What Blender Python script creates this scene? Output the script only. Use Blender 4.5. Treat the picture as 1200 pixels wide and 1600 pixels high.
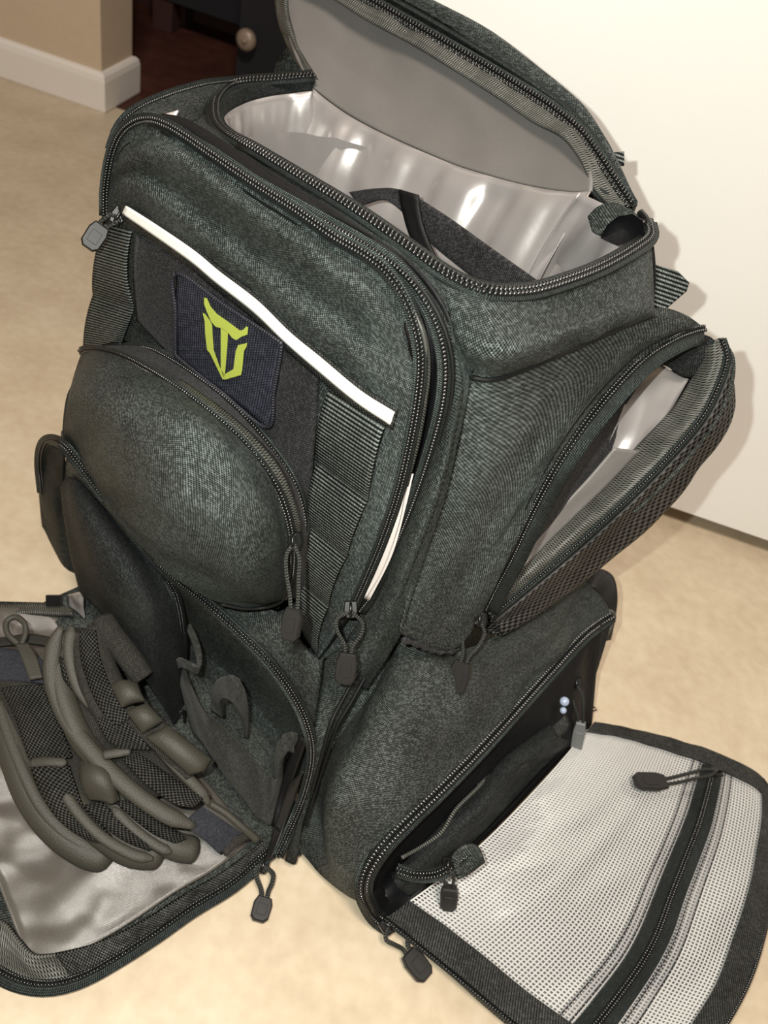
import bpy, bmesh, math, random
from mathutils import Vector, Matrix, noise
random.seed(4)
for o in list(bpy.data.objects): bpy.data.objects.remove(o)
COL = bpy.context.scene.collection
S = bpy.context.scene
V = Vector

# ------------------------------------------------------------------ camera, light, exposure
HC, FPX = 0.65, 1202.0
dn = V((-400/1202, 1160/1202, 1.0)).normalized()      # image direction of the floor's plumb line
hx = V((1160.0, 400.0, 0.0)).normalized()
fw = (V((0, 0, 1)) - dn*dn.z).normalized()
CAM = V((0, 0, HC))
def iw(v): return V((v.dot(hx), v.dot(fw), -v.dot(dn)))   # image axes -> world
cam_d = bpy.data.cameras.new('camera'); cam = bpy.data.objects.new('camera', cam_d); COL.objects.link(cam)
xa, ya, za = iw(V((1, 0, 0))), iw(V((0, -1, 0))), iw(V((0, 0, -1)))
m = Matrix((xa, ya, za)).transposed().to_4x4(); m.translation = CAM
cam.matrix_world = m
cam_d.sensor_fit = 'VERTICAL'; cam_d.sensor_height = 32.0; cam_d.lens = 32.0*FPX/1600.0
cam_d.clip_start = 0.01
cam_d.dof.use_dof = True; cam_d.dof.focus_distance = 0.50; cam_d.dof.aperture_fstop = 9.0
S.camera = cam
w = bpy.data.worlds.new('world'); S.world = w; w.use_nodes = True
w.node_tree.nodes['Background'].inputs[0].default_value = (1.0, 0.86, 0.74, 1)
w.node_tree.nodes['Background'].inputs[1].default_value = 0.10
fl = bpy.data.lights.new('phone_flash', 'POINT'); fl.energy = 16.0; fl.shadow_soft_size = 0.004; fl.color = (0.97, 1.0, 0.93)
flo = bpy.data.objects.new('phone_flash', fl); COL.objects.link(flo)
flo.location = CAM + xa*(-0.036) + ya*0.026
rl = bpy.data.lights.new('room_lamp', 'AREA'); rl.energy = 50; rl.size = 0.45; rl.color = (1.0, 0.87, 0.77)
rlo = bpy.data.objects.new('room_lamp', rl); COL.objects.link(rlo); rlo.location = (0.10, -0.35, 2.35)
rlo.rotation_euler = (V((0.1, 0.6, 0)) - rlo.location).to_track_quat('-Z', 'Y').to_euler()
S.view_settings.view_transform = 'Standard'; S.view_settings.look = 'None'
S.view_settings.exposure = 0.0; S.view_settings.gamma = 1.0; S.view_settings.use_curve_mapping = False

# ------------------------------------------------------------------ points: backpack frame (u right, n forward, w up)
O = V((-0.013, 0.355, 0)); U = V((0.873, -0.488, 0)).normalized(); N = V((U.y, -U.x, 0)); W = V((0, 0, 1))
def ray(x, y): return iw(V(((x-600)/FPX, (y-800)/FPX, 1.0)))
def Pn(x, y, n): r = ray(x, y); return CAM + r*(((O-CAM).dot(N)+n)/r.dot(N))     # point of the plane n = const
def Pz(x, y, z): r = ray(x, y); return CAM + r*((z-HC)/r.z)                       # point at height z
def PY(x, y, Y): r = ray(x, y); return CAM + r*(Y/r.y)
def Pd(x, y, p, lift=0.0):   # point seen at x, y as deep as p
    r = ray(x, y); ax = -za; return CAM + r*(((p-CAM).dot(ax)-lift)/r.dot(ax))
def uw(u, n, w_): return O + U*u + N*n + W*w_
def cn(L, d=0.0): return [Pn(x, y, n+d) for x, y, n in L]
def cz(L, d=0.0): return [Pz(x, y, z+d) for x, y, z in L]
def cr(p0, p1, p2, p3, t):
    return 0.5*((2*p1) + (p2-p0)*t + (2*p0-5*p1+4*p2-p3)*t*t + (3*p1-p0-3*p2+p3)*t**3)
def dense(pts, k=12, closed=False):
    n = len(pts); out = []
    for i in range(n if closed else n-1):
        if closed: a, b, c, d = pts[(i-1) % n], pts[i], pts[(i+1) % n], pts[(i+2) % n]
        else:
            b, c = pts[i], pts[i+1]
            a = pts[i-1] if i else b*2-c
            d = pts[i+2] if i+2 < n else c*2-b
        for j in range(k): out.append(cr(a, b, c, d, j/k))
    out.append(pts[0].copy() if closed else pts[-1].copy())
    return out
def length(P): return sum((P[i+1]-P[i]).length for i in range(len(P)-1))
def resample(P, k):
    L = [0.0]
    for i in range(len(P)-1): L.append(L[-1]+(P[i+1]-P[i]).length)
    out = []; j = 0
    for i in range(k):
        s = L[-1]*i/(k-1)
        while j < len(P)-2 and L[j+1] < s: j += 1
        d = L[j+1]-L[j]; t = (s-L[j])/d if d > 1e-9 else 0
        out.append(P[j].lerp(P[j+1], min(max(t, 0), 1)))
    return out
def spl(pts, k, closed=False): return resample(dense(pts, 12, closed), k)

# ------------------------------------------------------------------ materials
def newmat(name):
    m = bpy.data.materials.new(name); m.use_nodes = True
    return m, m.node_tree.nodes, m.node_tree.links, m.node_tree.nodes['Principled BSDF']
def srgb(r, g, b):
    f = lambda c: (c/255/12.92) if c/255 <= .04045 else ((c/255+.055)/1.055)**2.4
    return (f(r), f(g), f(b), 1)
def plain(name, col, rough=.5, metal=0, spec=.5, bump=0, bscale=300, sheen=0):
    m, nd, lk, b = newmat(name)
    b.inputs['Base Color'].default_value = col; b.inputs['Roughness'].default_value = rough
    b.inputs['Metallic'].default_value = metal; b.inputs['Specular IOR Level'].default_value = spec
    if sheen: b.inputs['Sheen Weight'].default_value = sheen; b.inputs['Sheen Roughness'].default_value = .4
    if bump:
        tc = nd.new('ShaderNodeTexCoord'); nz = nd.new('ShaderNodeTexNoise'); nz.inputs['Scale'].default_value = bscale
        nz.inputs['Detail'].default_value = 3
        bp = nd.new('ShaderNodeBump'); bp.inputs['Strength'].default_value = bump; bp.inputs['Distance'].default_value = .002
        lk.new(tc.outputs['Object'], nz.inputs['Vector']); lk.new(nz.outputs['Fac'], bp.inputs['Height']); lk.new(bp.outputs['Normal'], b.inputs['Normal'])
    return m
def math_(nd, lk, op, a, b=None, c=None):
    n = nd.new('ShaderNodeMath'); n.operation = op
    for i, v in enumerate((a, b, c)):
        if v is None: continue
        if isinstance(v, (int, float)): n.inputs[i].default_value = v
        else: lk.new(v, n.inputs[i])
    return n.outputs[0]
def weave(name, c0, c1, pu=.0011, pv=.0011, rough=.5, spec=.5, bump=.6, spark=.5, twill=0.0, sheen=.0, tint=None, rib=False):
    """woven cloth on UV in metres: threads of period pu x pv, flash sparkle put into the colour as random bright threads"""
    m, nd, lk, b = newmat(name)
    uv = nd.new('ShaderNodeUVMap'); sp = nd.new('ShaderNodeSeparateXYZ'); lk.new(uv.outputs['UV'], sp.inputs[0])
    x = math_(nd, lk, 'MULTIPLY', sp.outputs[0], 2*math.pi/pu)
    y = math_(nd, lk, 'MULTIPLY', sp.outputs[1], 2*math.pi/pv)
    if twill: x = math_(nd, lk, 'MULTIPLY_ADD', sp.outputs[1], 2*math.pi/pu*twill, x)
    sx = math_(nd, lk, 'SINE', x); sy = math_(nd, lk, 'SINE', y)
    h = math_(nd, lk, 'MULTIPLY_ADD', math_(nd, lk, 'MULTIPLY', sx, sy), .5, .5)
    if rib: h = math_(nd, lk, 'MULTIPLY', math_(nd, lk, 'POWER', math_(nd, lk, 'MULTIPLY_ADD', sy, .5, .5), 1.6), math_(nd, lk, 'MULTIPLY_ADD', sx, .22, .78))
    else: h = math_(nd, lk, 'MULTIPLY_ADD', h, 1.25, -.12)
    cx = math_(nd, lk, 'FLOOR', math_(nd, lk, 'MULTIPLY', sp.outputs[0], 1.3/pu))
    cy = math_(nd, lk, 'FLOOR', math_(nd, lk, 'MULTIPLY', sp.outputs[1], 1.3/pv))
    cb = nd.new('ShaderNodeCombineXYZ'); lk.new(cx, cb.inputs[0]); lk.new(cy, cb.inputs[1])
    wn = nd.new('ShaderNodeTexWhiteNoise'); lk.new(cb.outputs[0], wn.inputs['Vector'])
    tc = nd.new('ShaderNodeTexCoord'); nz = nd.new('ShaderNodeTexNoise'); nz.inputs['Scale'].default_value = 28
    nz.inputs['Detail'].default_value = 4; lk.new(tc.outputs['Object'], nz.inputs['Vector'])
    f = math_(nd, lk, 'MULTIPLY', h, math_(nd, lk, 'MULTIPLY_ADD', math_(nd, lk, 'POWER', wn.outputs[0], 2.5), spark*1.6, 1-spark*.5))
    f = math_(nd, lk, 'MULTIPLY', f, math_(nd, lk, 'MULTIPLY_ADD', nz.outputs['Fac'], 1.1, .45))
    mx = nd.new('ShaderNodeMix'); mx.data_type = 'RGBA'; lk.new(f, mx.inputs[0])
    mx.inputs[6].default_value = c0; mx.inputs[7].default_value = c1
    lk.new(mx.outputs[2], b.inputs['Base Color'])
    b.inputs['Roughness'].default_value = rough
    lk.new(math_(nd, lk, 'MULTIPLY', f, spec*1.6), b.inputs['Specular IOR Level'])
    if tint: b.inputs['Specular Tint'].default_value = tint
    if sheen: b.inputs['Sheen Weight'].default_value = sheen; b.inputs['Sheen Roughness'].default_value = .35
    bp = nd.new('ShaderNodeBump'); bp.inputs['Strength'].default_value = bump; bp.inputs['Distance'].default_value = .0004
    lk.new(h, bp.inputs['Height']); lk.new(bp.outputs['Normal'], b.inputs['Normal'])
    return m
def mottled(name, c0, c1, c2, scale=6, rough=.5, spec=.4, fine=60):
    m, nd, lk, b = newmat(name)
    tc = nd.new('ShaderNodeTexCoord')
    n1 = nd.new('ShaderNodeTexNoise'); n1.inputs['Scale'].default_value = scale; n1.inputs['Detail'].default_value = 6
    n2 = nd.new('ShaderNodeTexNoise'); n2.inputs['Scale'].default_value = fine; n2.inputs['Detail'].default_value = 5
    for n in (n1, n2): lk.new(tc.outputs['Object'], n.inputs['Vector'])
    f = math_(nd, lk, 'ADD', math_(nd, lk, 'MULTIPLY', n1.outputs['Fac'], .55), math_(nd, lk, 'MULTIPLY', n2.outputs['Fac'], .45))
    r = nd.new('ShaderNodeValToRGB'); lk.new(f, r.inputs[0])
    r.color_ramp.elements[0].position = .36; r.color_ramp.elements[0].color = c0
    r.color_ramp.elements[1].position = .64; r.color_ramp.elements[1].color = c2
    e = r.color_ramp.elements.new(.5); e.color = c1
    lk.new(r.outputs[0], b.inputs['Base Color']); b.inputs['Roughness'].default_value = rough; b.inputs['Specular IOR Level'].default_value = spec
    return m
TE = (.80, 1, .96, 1)
M = {}
M['cordura'] = weave('black_polyester_weave', (.0035, .0040, .0039, 1), (.092, .104, .099, 1), .0019, .0016, .47, .52, 1.3, 1.0, .55, .0, TE)
M['cordura_soft'] = weave('black_soft_weave', (.0038, .0042, .0040, 1), (.092, .099, .092, 1), .0018, .0016, .51, .48, 1.2, 1.0, .7, .0, TE)
M['cordura_shaded'] = weave('black_shaded_inner_weave', (.0035, .0038, .0042, 1), (.034, .036, .036, 1), .0017, .0015, .58, .22, .7, .7, .7, .0, TE)  # darker copy of the black weave, shade of the inner parts in its colour
M['webbing'] = weave('black_ribbed_webbing', (.003, .0035, .0035, 1), (.165, .18, .168, 1), .0019, .0027, .42, .5, 1.2, .45, 0, .0, TE, True)
M['edge_tape'] = weave('black_edge_tape', (.003, .0032, .0032, 1), (.048, .050, .046, 1), .0022, .0020, .5, .4, 1.0, .5, .5)
M['tape'] = weave('black_zipper_tape', (.004, .0045, .0045, 1), (.028, .031, .030, 1), .0014, .0030, .42, .5, 1.0, .3, .8, .0, TE)
M['binding'] = weave('ribbed_binding', (.006, .007, .006, 1), (.125, .127, .112, 1), .0020, .0100, .45, .5, .8, .2)
M['felt'] = weave('black_loop_velcro', (.005, .005, .0055, 1), (.052, .051, .053, 1), .0014, .0014, .8, .12, .5, .95, 0, .05)
M['felt_grey'] = weave('charcoal_felt', (.012, .0125, .0115, 1), (.055, .056, .050, 1), .0012, .0012, .85, .1, .5, .8, 0, .08)
M['dark'] = plain('black_lining', (.0045, .0046, .0052, 1), .6, 0, .3, .5, 120)
M['seam'] = plain('black_seam', (.0035, .0038, .0038, 1), .6, 0, .3)
M['teeth'] = plain('black_zipper_coil', (.006, .0065, .0065, 1), .24, 0, .75)
M['cord'] = weave('black_braided_cord', (.004, .0045, .004, 1), (.05, .052, .046, 1), .0018, .0018, .45, .5, 1.0, .2, 1.0)
M['plastic'] = plain('black_moulded_plastic', (.0125, .0115, .011, 1), .48, 0, .4)
M['plastic_grey'] = plain('grey_moulded_plastic', (.13, .14, .135, 1), .5, 0, .4)
M['plastic_shine'] = plain('glossy_black_plastic', (.004, .004, .004, 1), .30, 0, .6)
M['lining'] = plain('silver_grey_satin', (.42, .395, .385, 1), .34, .45, .6, .12, 60)
M['lining_flat'] = weave('grey_satin_weave', (.130, .122, .114, 1), (.175, .166, .156, 1), .0009, .0009, .34, .8, .25, .2, 0, .10)
M['lining_shaded'] = weave('shaded_warm_grey_satin', (.070, .062, .053, 1), (.105, .095, .082, 1), .0009, .0009, .31, 1.0, .25, .2)  # grey satin again, darkened: the front flap's weaker light is painted in
M['reflect'] = plain('white_reflective_tape', (.98, .98, .94, 1), .35, 0, .6)
M['patch'] = weave('navy_black_embroidery', (.006, .0065, .010, 1), (.055, .058, .078, 1), .0022, .0026, .55, .3, 1.0, .5, .9)
M['patch_edge'] = weave('patch_border_thread', (.008, .008, .012, 1), (.04, .04, .05, 1), .002, .004, .5, .4, .8, .3)
M['lime'] = weave('lime_embroidery', (.33, .39, .05, 1), (.50, .57, .11, 1), .0009, .004, .45, .4, .15, .2)
M['tagwhite'] = plain('white_satin_label', (.62, .58, .56, 1), .4, 0, .5)
M['rubber'] = plain('olive_grey_rubber', (.038, .036, .028, 1), .55, 0, .35, .25, 900)
M['glove_cloth'] = weave('dark_glove_knit', (.008, .008, .007, 1), (.036, .034, .028, 1), .0016, .0016, .65, .3, .8, .4)
M['glove_mesh'] = weave('black_air_mesh', (.0025, .0025, .0022, 1), (.026, .026, .022, 1), .0034, .0030, .55, .35, 1.6, .3)
M['navy'] = weave('navy_hook_tab', (.013, .014, .018, 1), (.046, .048, .058, 1), .0013, .0013, .8, .1, .5, .6)
M['airmesh'] = weave('black_spacer_mesh', (.002, .002, .002, 1), (.055, .052, .048, 1), .0078, .0064, .5, .4, 2.0, .2, .4)
M['thread'] = plain('white_grid_thread', (.66, .66, .63, 1), .35, 0, .6)
M['underlay'] = plain('grey_flap_lining', (.20, .198, .19, 1), .45, .1, .5, .1, 60)
M['blue'] = plain('pale_blue_plastic', (.30, .36, .48, 1), .3, 0, .5)
M['floor'] = mottled('beige_mottled_vinyl', (.475, .385, .27, 1), (.53, .44, .315, 1), (.58, .495, .365, 1), 12, .42, .35, 75)
M['darkfloor'] = mottled('red_brown_wood', (.045, .016, .011, 1), (.065, .024, .016, 1), (.09, .034, .024, 1), 5, .5, .3, 30)
M['wall'] = mottled('tan_wall_paint', (.52, .415, .295, 1), (.54, .43, .31, 1), (.56, .45, .325, 1), 4, .7, .2)
M['base'] = plain('white_baseboard_paint', (.74, .70, .64, 1), .45)
M['door'] = plain('white_gloss_door_paint', (.86, .86, .825, 1), .33, 0, .5, .10, 55)
M['darkwood'] = plain('dark_red_brown_wood', (.050, .024, .020, 1), .7, 0, .1, .2, 40)
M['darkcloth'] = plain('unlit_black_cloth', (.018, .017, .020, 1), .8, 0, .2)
M['brownslat'] = plain('dark_brown_slat', (.06, .04, .026, 1), .7, 0, .1)
M['knob'] = plain('pale_metal_knob', (.30, .23, .17, 1), .4, .2)
# clear vinyl film: fresnel mix of transparent and glossy
m, nd, lk, b = newmat('clear_vinyl_film'); nd.remove(b)
tr = nd.new('ShaderNodeBsdfTransparent'); tr.inputs[0].default_value = (.93, .93, .94, 1)
gl = nd.new('ShaderNodeBsdfGlossy'); gl.inputs['Roughness'].default_value = .14
lw0 = nd.new('ShaderNodeLayerWeight'); lw0.inputs[0].default_value = .5; lw = nd.new('ShaderNodeMath'); lw.operation = 'MULTIPLY_ADD'; lk.new(math_(nd, lk, 'POWER', lw0.outputs['Facing'], 4), lw.inputs[0]); lw.inputs[1].default_value = .7; lw.inputs[2].default_value = .10
mix = nd.new('ShaderNodeMixShader'); lk.new(lw.outputs[0], mix.inputs[0]); lk.new(tr.outputs[0], mix.inputs[1]); lk.new(gl.outputs[0], mix.inputs[2])
lk.new(mix.outputs[0], nd['Material Output'].inputs[0]); M['film'] = m

# ------------------------------------------------------------------ mesh helpers
class MB:
    def __init__(s): s.v = []; s.f = []; s.uv = []; s.sm = []
    def add(s, verts, faces, uvs=None, smooth=True):
        o = len(s.v); s.v += verts
        for f in faces:
            s.f.append(tuple(i+o for i in f)); s.sm.append(smooth)
        s.uv += (uvs if uvs else [(v.x+v.z, v.y+v.z*.3) for v in verts])
    def build(s, name, mat, parent=None, kind=None, label=None):
        me = bpy.data.meshes.new(name)
        off = V((0, 0, 0)); p = parent
        while p is not None: off += p.location; p = p.parent
        me.from_pydata([tuple(v-off) for v in s.v], [], s.f)
        ul = me.uv_layers.new(name='UVMap')
        for l in me.loops: ul.data[l.index].uv = s.uv[l.vertex_index]
        for p_, sm in zip(me.polygons, s.sm): p_.use_smooth = sm
        me.materials.append(mat); me.update()
        o = bpy.data.objects.new(name, me); COL.objects.link(o)
        if parent is not None: o.parent = parent
        if kind: o['kind'] = kind
        if label: o['label'] = label
        return o
def grid_of(curves, mu, mv, closed=False):
    R = [spl(c, mu, closed) for c in curves]
    if len(R) == 2: cols = [[R[0][i].lerp(R[1][i], j/(mv-1)) for j in range(mv)] for i in range(mu)]
    else: cols = [spl([r[i] for r in R], mv) for i in range(mu)]
    return [[cols[i][j] for i in range(mu)] for j in range(mv)]
def gnormals(G):
    mv, mu = len(G), len(G[0]); NN = []
    for j in range(mv):
        row = []
        for i in range(mu):
            a = G[j][min(i+1, mu-1)]-G[j][max(i-1, 0)]; b_ = G[min(j+1, mv-1)][i]-G[max(j-1, 0)][i]
            n = a.cross(b_); row.append(n.normalized() if n.length > 1e-12 else V((0, 0, 1)))
        NN.append(row)
    return NN
def add_grid(mb, G, thick=.0015, wr=None, face=None, rot=False, disp=None):
    """thick cloth sheet; the thickness goes away from the side that looks outward"""
    mv, mu = len(G), len(G[0]); NN = gnormals(G)
    cj, ci = mv//2, mu//2
    ref = face if face is not None else (CAM-G[cj][ci])
    s = sum(1 if NN[j][i].dot(ref) > 0 else -1 for j in range(0, mv, max(1, mv//6)) for i in range(0, mu, max(1, mu//6)))
    sg = 1 if s >= 0 else -1
    us = [0.0]; vs = [0.0]
    for i in range(mu-1): us.append(us[-1]+(G[cj][i+1]-G[cj][i]).length)
    for j in range(mv-1): vs.append(vs[-1]+(G[j+1][ci]-G[j][ci]).length)
    top = []; bot = []; uvs = []
    for j in range(mv):
        for i in range(mu):
            n = NN[j][i]*sg; p = G[j][i].copy()
            if wr:
                d = 0
                for (amp, fu, fv, seed) in wr:
                    d += amp*noise.noise(V((us[i]*fu, vs[j]*fv, seed)))
                e = min(1, min(i, mu-1-i)/3.0, min(j, mv-1-j)/3.0)
                p += n*d*e
            if disp: p += n*disp(i/(mu-1), j/(mv-1))
            top.append(p); bot.append(p-n*thick)
            uvs.append((vs[j], us[i]) if rot else (us[i], vs[j]))
    F = []; n0 = mu*mv
    if thick == 0:
        for j in range(mv-1):
            for i in range(mu-1):
                q = (j*mu+i, j*mu+i+1, (j+1)*mu+i+1, (j+1)*mu+i); F.append(q if sg > 0 else q[::-1])
        mb.add(top, F, uvs); return
    for j in range(mv-1):
        for i in range(mu-1):
            q = (j*mu+i, j*mu+i+1, (j+1)*mu+i+1, (j+1)*mu+i)
            if sg < 0: q = q[::-1]
            F.append(q); F.append(tuple(k+n0 for k in q[::-1]))
    ring = [i for i in range(mu)]+[j*mu+mu-1 for j in range(1, mv)]+[(mv-1)*mu+i for i in range(mu-2, -1, -1)]+[j*mu for j in range(mv-2, 0, -1)]
    for k in range(len(ring)):
        a, b_ = ring[k], ring[(k+1) % len(ring)]
        q = (b_, a, a+n0, b_+n0)
        F.append(q if sg > 0 else q[::-1])
    mb.add(top+bot, F, uvs+uvs)
def loft(name, curves, mat, parent, mu=40, mv=24, thick=.0015, wr=None, face=None, rot=False, kind=None, label=None, closed=False, disp=None):
    mb = MB(); add_grid(mb, grid_of(curves, mu, mv, closed), thick, wr, face, rot, disp)
    return mb.build(name, mat, parent, kind, label)
def frames(P, ref=None):
    T = []
    for i in range(len(P)):
        t = P[min(i+1, len(P)-1)]-P[max(i-1, 0)]; T.append(t.normalized() if t.length > 1e-12 else V((0, 0, 1)))
    out = []
    r = ref(P[0]) if callable(ref) else (ref if ref is not None else (V((0, 0, 1)) if abs(T[0].z) < .9 else V((1, 0, 0))))
    for i, t in enumerate(T):
        if callable(ref): r = ref(P[i])
        n = r - t*r.dot(t)
        if n.length < 1e-6: n = t.orthogonal()
        n.normalize(); out.append((t, n, t.cross(n)))
        if ref is None: r = n
    return out
def add_tube(mb, P, r, sides=8, flat=1.0, ref=None, caps=True, closed=False):
    fr = frames(P, ref); vs = []; uvs = []; L = 0; k = len(P)
    rr = r if isinstance(r, (list, tuple)) else [r]*k
    for i in range(k):
        if i: L += (P[i]-P[i-1]).length
        for j in range(sides):
            a = 2*math.pi*j/sides
            vs.append(P[i]+fr[i][1]*math.sin(a)*rr[i]*flat+fr[i][2]*math.cos(a)*rr[i]); uvs.append((L, a*max(rr)))
    F = []
    for i in range(k-1):
        for j in range(sides):
            a, b_ = i*sides+j, i*sides+(j+1) % sides
            F.append((a, b_, b_+sides, a+sides))
    if caps:
        F.append(tuple(reversed(range(sides)))); F.append(tuple((k-1)*sides+j for j in range(sides)))
    mb.add(vs, F, uvs)
def tube(name, pts, r, mat, parent, k=40, sides=8, flat=1.0, ref=None, kind=None, label=None, closed=False):
    P = spl(pts, k, closed); mb = MB()
    if callable(r): r = [r(i/(k-1)) for i in range(k)]
    add_tube(mb, P, r, sides, flat, ref)
    return mb.build(name, mat, parent, kind, label)
def toward(p): return (CAM-p).normalized()
def add_box(mb, c, X, Y, Z, sx, sy, sz, taper=1.0):
    vs = []
    for z in (-1, 1):
        t = taper if z > 0 else 1.0
        for x, y in ((-1, -1), (1, -1), (1, 1), (-1, 1)): vs.append(c+X*(x*sx/2*t)+Y*(y*sy/2*t)+Z*(z*sz/2))
    mb.add(vs, [(3, 2, 1, 0), (4, 5, 6, 7), (0, 1, 5, 4), (1, 2, 6, 5), (2, 3, 7, 6), (3, 0, 4, 7)], None, False)
def ribbon(mb, P, width, ref, thick=.001, shift=0.0, ends=None):
    fr = frames(P, ref); n = len(P)
    A = [P[i]+fr[i][2]*(shift-width/2) for i in range(n)]; B = [P[i]+fr[i][2]*(shift+width/2) for i in range(n)]
    add_grid(mb, [A, [a.lerp(b_, .5) for a, b_ in zip(A, B)], B], thick, None, fr[n//2][1])
def bead(mb, c, X, Y, Z, sx, sy, sz):
    vs = []
    for z, t in ((-.5, 1.0), (.15, 1.0), (.5, .55)):
        for x, y in ((-1, -1), (1, -1), (1, 1), (-1, 1)): vs.append(c+X*(x*sx/2*t)+Y*(y*sy/2*t)+Z*(z*sz))
    F = [(8, 9, 10, 11)]
    for k in (0, 4):
        for a in range(4): F.append((k+a, k+(a+1) % 4, k+4+(a+1) % 4, k+4+a))
    mb.add(vs, F, None, True)
def zipper(pts, parent, ref=toward, tape=.010, side=0, double=True, pitch=.0019, wide=.0026, label=None, closed=False, lift=.001):
    """tape ribbon plus a coil of separate teeth; side -1/0/+1 shifts the tape off the teeth"""
    D = dense(pts, 12, closed); L = length(D)
    P = resample(D, max(24, int(L/.006)))
    mb = MB(); ribbon(mb, P, tape, ref, .0012, side*tape*.5)
    z = mb.build('zipper', M['tape'], parent, None, label)
    k = max(8, int(L/pitch)); Q = resample(D, k*2); fr = frames(Q, ref); tb = MB()
    for i, p in enumerate(Q):
        t, n, s = fr[i]
        if double:
            bead(tb, p+s*(wide*.5 if i % 2 else -wide*.5)+n*lift, t, s, n, pitch*.74, wide*.98, .0020)
        elif i % 2 == 0:
            bead(tb, p+n*lift, t, s, n, pitch*.78, wide, .0022)
    tb.build('zipper_teeth', M['teeth'], z, 'stuff')
    return z
def prism(mb, poly, X, Y, Z, c, h, bev=.0008):
    """outline in the X,Y plane extruded along Z with a bevelled upper and lower rim"""
    n = len(poly); cx = sum(p[0] for p in poly)/n; cy = sum(p[1] for p in poly)/n
    rings = []
    for z, k in ((-h/2, 1), (-h/2+bev, 0), (h/2-bev, 0), (h/2, 1)):
        r = []
        for x, y in poly:
            d = math.hypot(x-cx, y-cy); f = (d-bev*k)/d if d else 1
            r.append(c+X*(cx+(x-cx)*f)+Y*(cy+(y-cy)*f)+Z*z)
        rings.append(r)
    vs = sum(rings, []); F = [tuple(reversed(range(n))), tuple(range(3*n, 4*n))]
    for k in range(3):
        for i in range(n): F.append((k*n+i, k*n+(i+1) % n, (k+1)*n+(i+1) % n, (k+1)*n+i))
    mb.add(vs, F, None, False)
def pull(parent, s, a, b_, nrm, cordr=.0014, loop=.006, tipw=.0125, tiph=.006, mat='plastic', bow=0.0, point=True, slider=True, label=None, sdir=None):
    """slider at s, cord loop from s to a, moulded tip from a to b_"""
    Y = (b_-a).normalized(); Z = (nrm-Y*nrm.dot(Y)).normalized(); X = Y.cross(Z)
    sb = MB(); T = (sdir or Y).normalized(); ZZ = (nrm-T*nrm.dot(T)).normalized(); XX = T.cross(ZZ)
    prism(sb, [(-.0042, -.006), (.0042, -.006), (.0050, .001), (.0030, .006), (-.0030, .006), (-.0050, .001)], XX, T, ZZ, s, .0042)
    ring = [s+ZZ*(.002+.0032*math.sin(t))+T*(.0045*math.cos(t)) for t in [math.pi*i/8 for i in range(9)]]
    add_tube(sb, ring, .0011, 6)
    o = sb.build('zipper_pull', M['plastic_shine'], parent, None, label)
    cb = MB(); mid = s.lerp(a, .5)+Z*.002; d = a-s; Lx = XX*0+X
    for sg in (-1, 1):
        P = spl([s+ZZ*.003+T*.001, s.lerp(a, .22)+Lx*(sg*loop*.8)+Z*.004+X*bow*.6, mid+Lx*(sg*loop*.75)+X*bow+Z*.002, s.lerp(a, .82)+Lx*(sg*.0028)+Z*.001+X*bow*.3, a+Y*.003+X*(sg*.0022)], 22)
        add_tube(cb, P, cordr, 7)
    cb.build('pull_cord', M['cord'], o)
    tb = MB(); L = (b_-a).length; w2 = tipw/2
    poly = [(-w2*.72, 0), (w2*.72, 0), (w2, L*.28), (w2*.95, L*.84), (w2*.55 if not point else w2*.1, L), (-w2*.55 if not point else -w2*.1, L), (-w2*.95, L*.84), (-w2, L*.28)]
    prism(tb, poly, X, Y, Z, a, tiph, .0011)
    prism(tb, [(-w2*.5, L*.3), (w2*.5, L*.3), (w2*.5, L*.75), (-w2*.5, L*.75)], X, Y, Z, a+Z*(tiph*.5), .0008, .0003)
    tb.build('pull_tip', M[mat], o)
    return o
def seam(pts, parent, r=.0011, name='seam', mat='seam', k=40):
    return tube(name, pts, r, M[mat], parent, k, 6, 1.0)
def stitch(lists, parent, ref=toward, dash=.0028, gap=.0016, wd=.0007, mat='seam'):
    mb = MB()
    for pts in lists:
        D = dense(pts, 12); L = length(D); n = int(L/(dash+gap)); Q = resample(D, n*2+1); fr = frames(Q, ref)
        for i in range(0, n*2, 2):
            t, nn, s_ = fr[i]; d = Q[i+1]-Q[i]
            bead(mb, (Q[i]+Q[i+1])/2+nn*.0003, d.normalized(), s_, nn, dash, wd, .0007)
    return mb.build('stitching', M[mat], parent, 'stuff')
def empty(name, loc, label, cat, group=None):
    o = bpy.data.objects.new(name, None); COL.objects.link(o); o.location = loc; o.empty_display_size = .05
    o['label'] = label; o['category'] = cat
    if group: o['group'] = group
    return o

# ------------------------------------------------------------------ setting
def struct(name, mb, mat):
    o = mb.build(name, mat); o['kind'] = 'structure'; return o
X_, Y_, Z_ = V((1, 0, 0)), V((0, 1, 0)), V((0, 0, 1))
def box(x0, x1, y0, y1, z0, z1):
    mb = MB(); add_box(mb, V(((x0+x1)/2, (y0+y1)/2, (z0+z1)/2)), X_, Y_, Z_, x1-x0, y1-y0, z1-z0); return mb
struct('floor', box(-2.6, 2.2, -1.2, 1.50, -.03, 0), M['floor'])
struct('floor_hall', box(-1.65, 2.2, 1.50, 2.15, -.03, 0), M['darkfloor'])
struct('wall_left', box(-2.6, -.775, 1.466, 1.59, 0, 2.4), M['wall'])
struct('wall_back', box(-2.6, 2.2, 2.15, 2.25, 0, 2.4), M['darkwood'])
struct('wall_hall', box(-1.75, -1.65, 1.59, 2.15, 0, 2.4), M['darkwood'])
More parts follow.
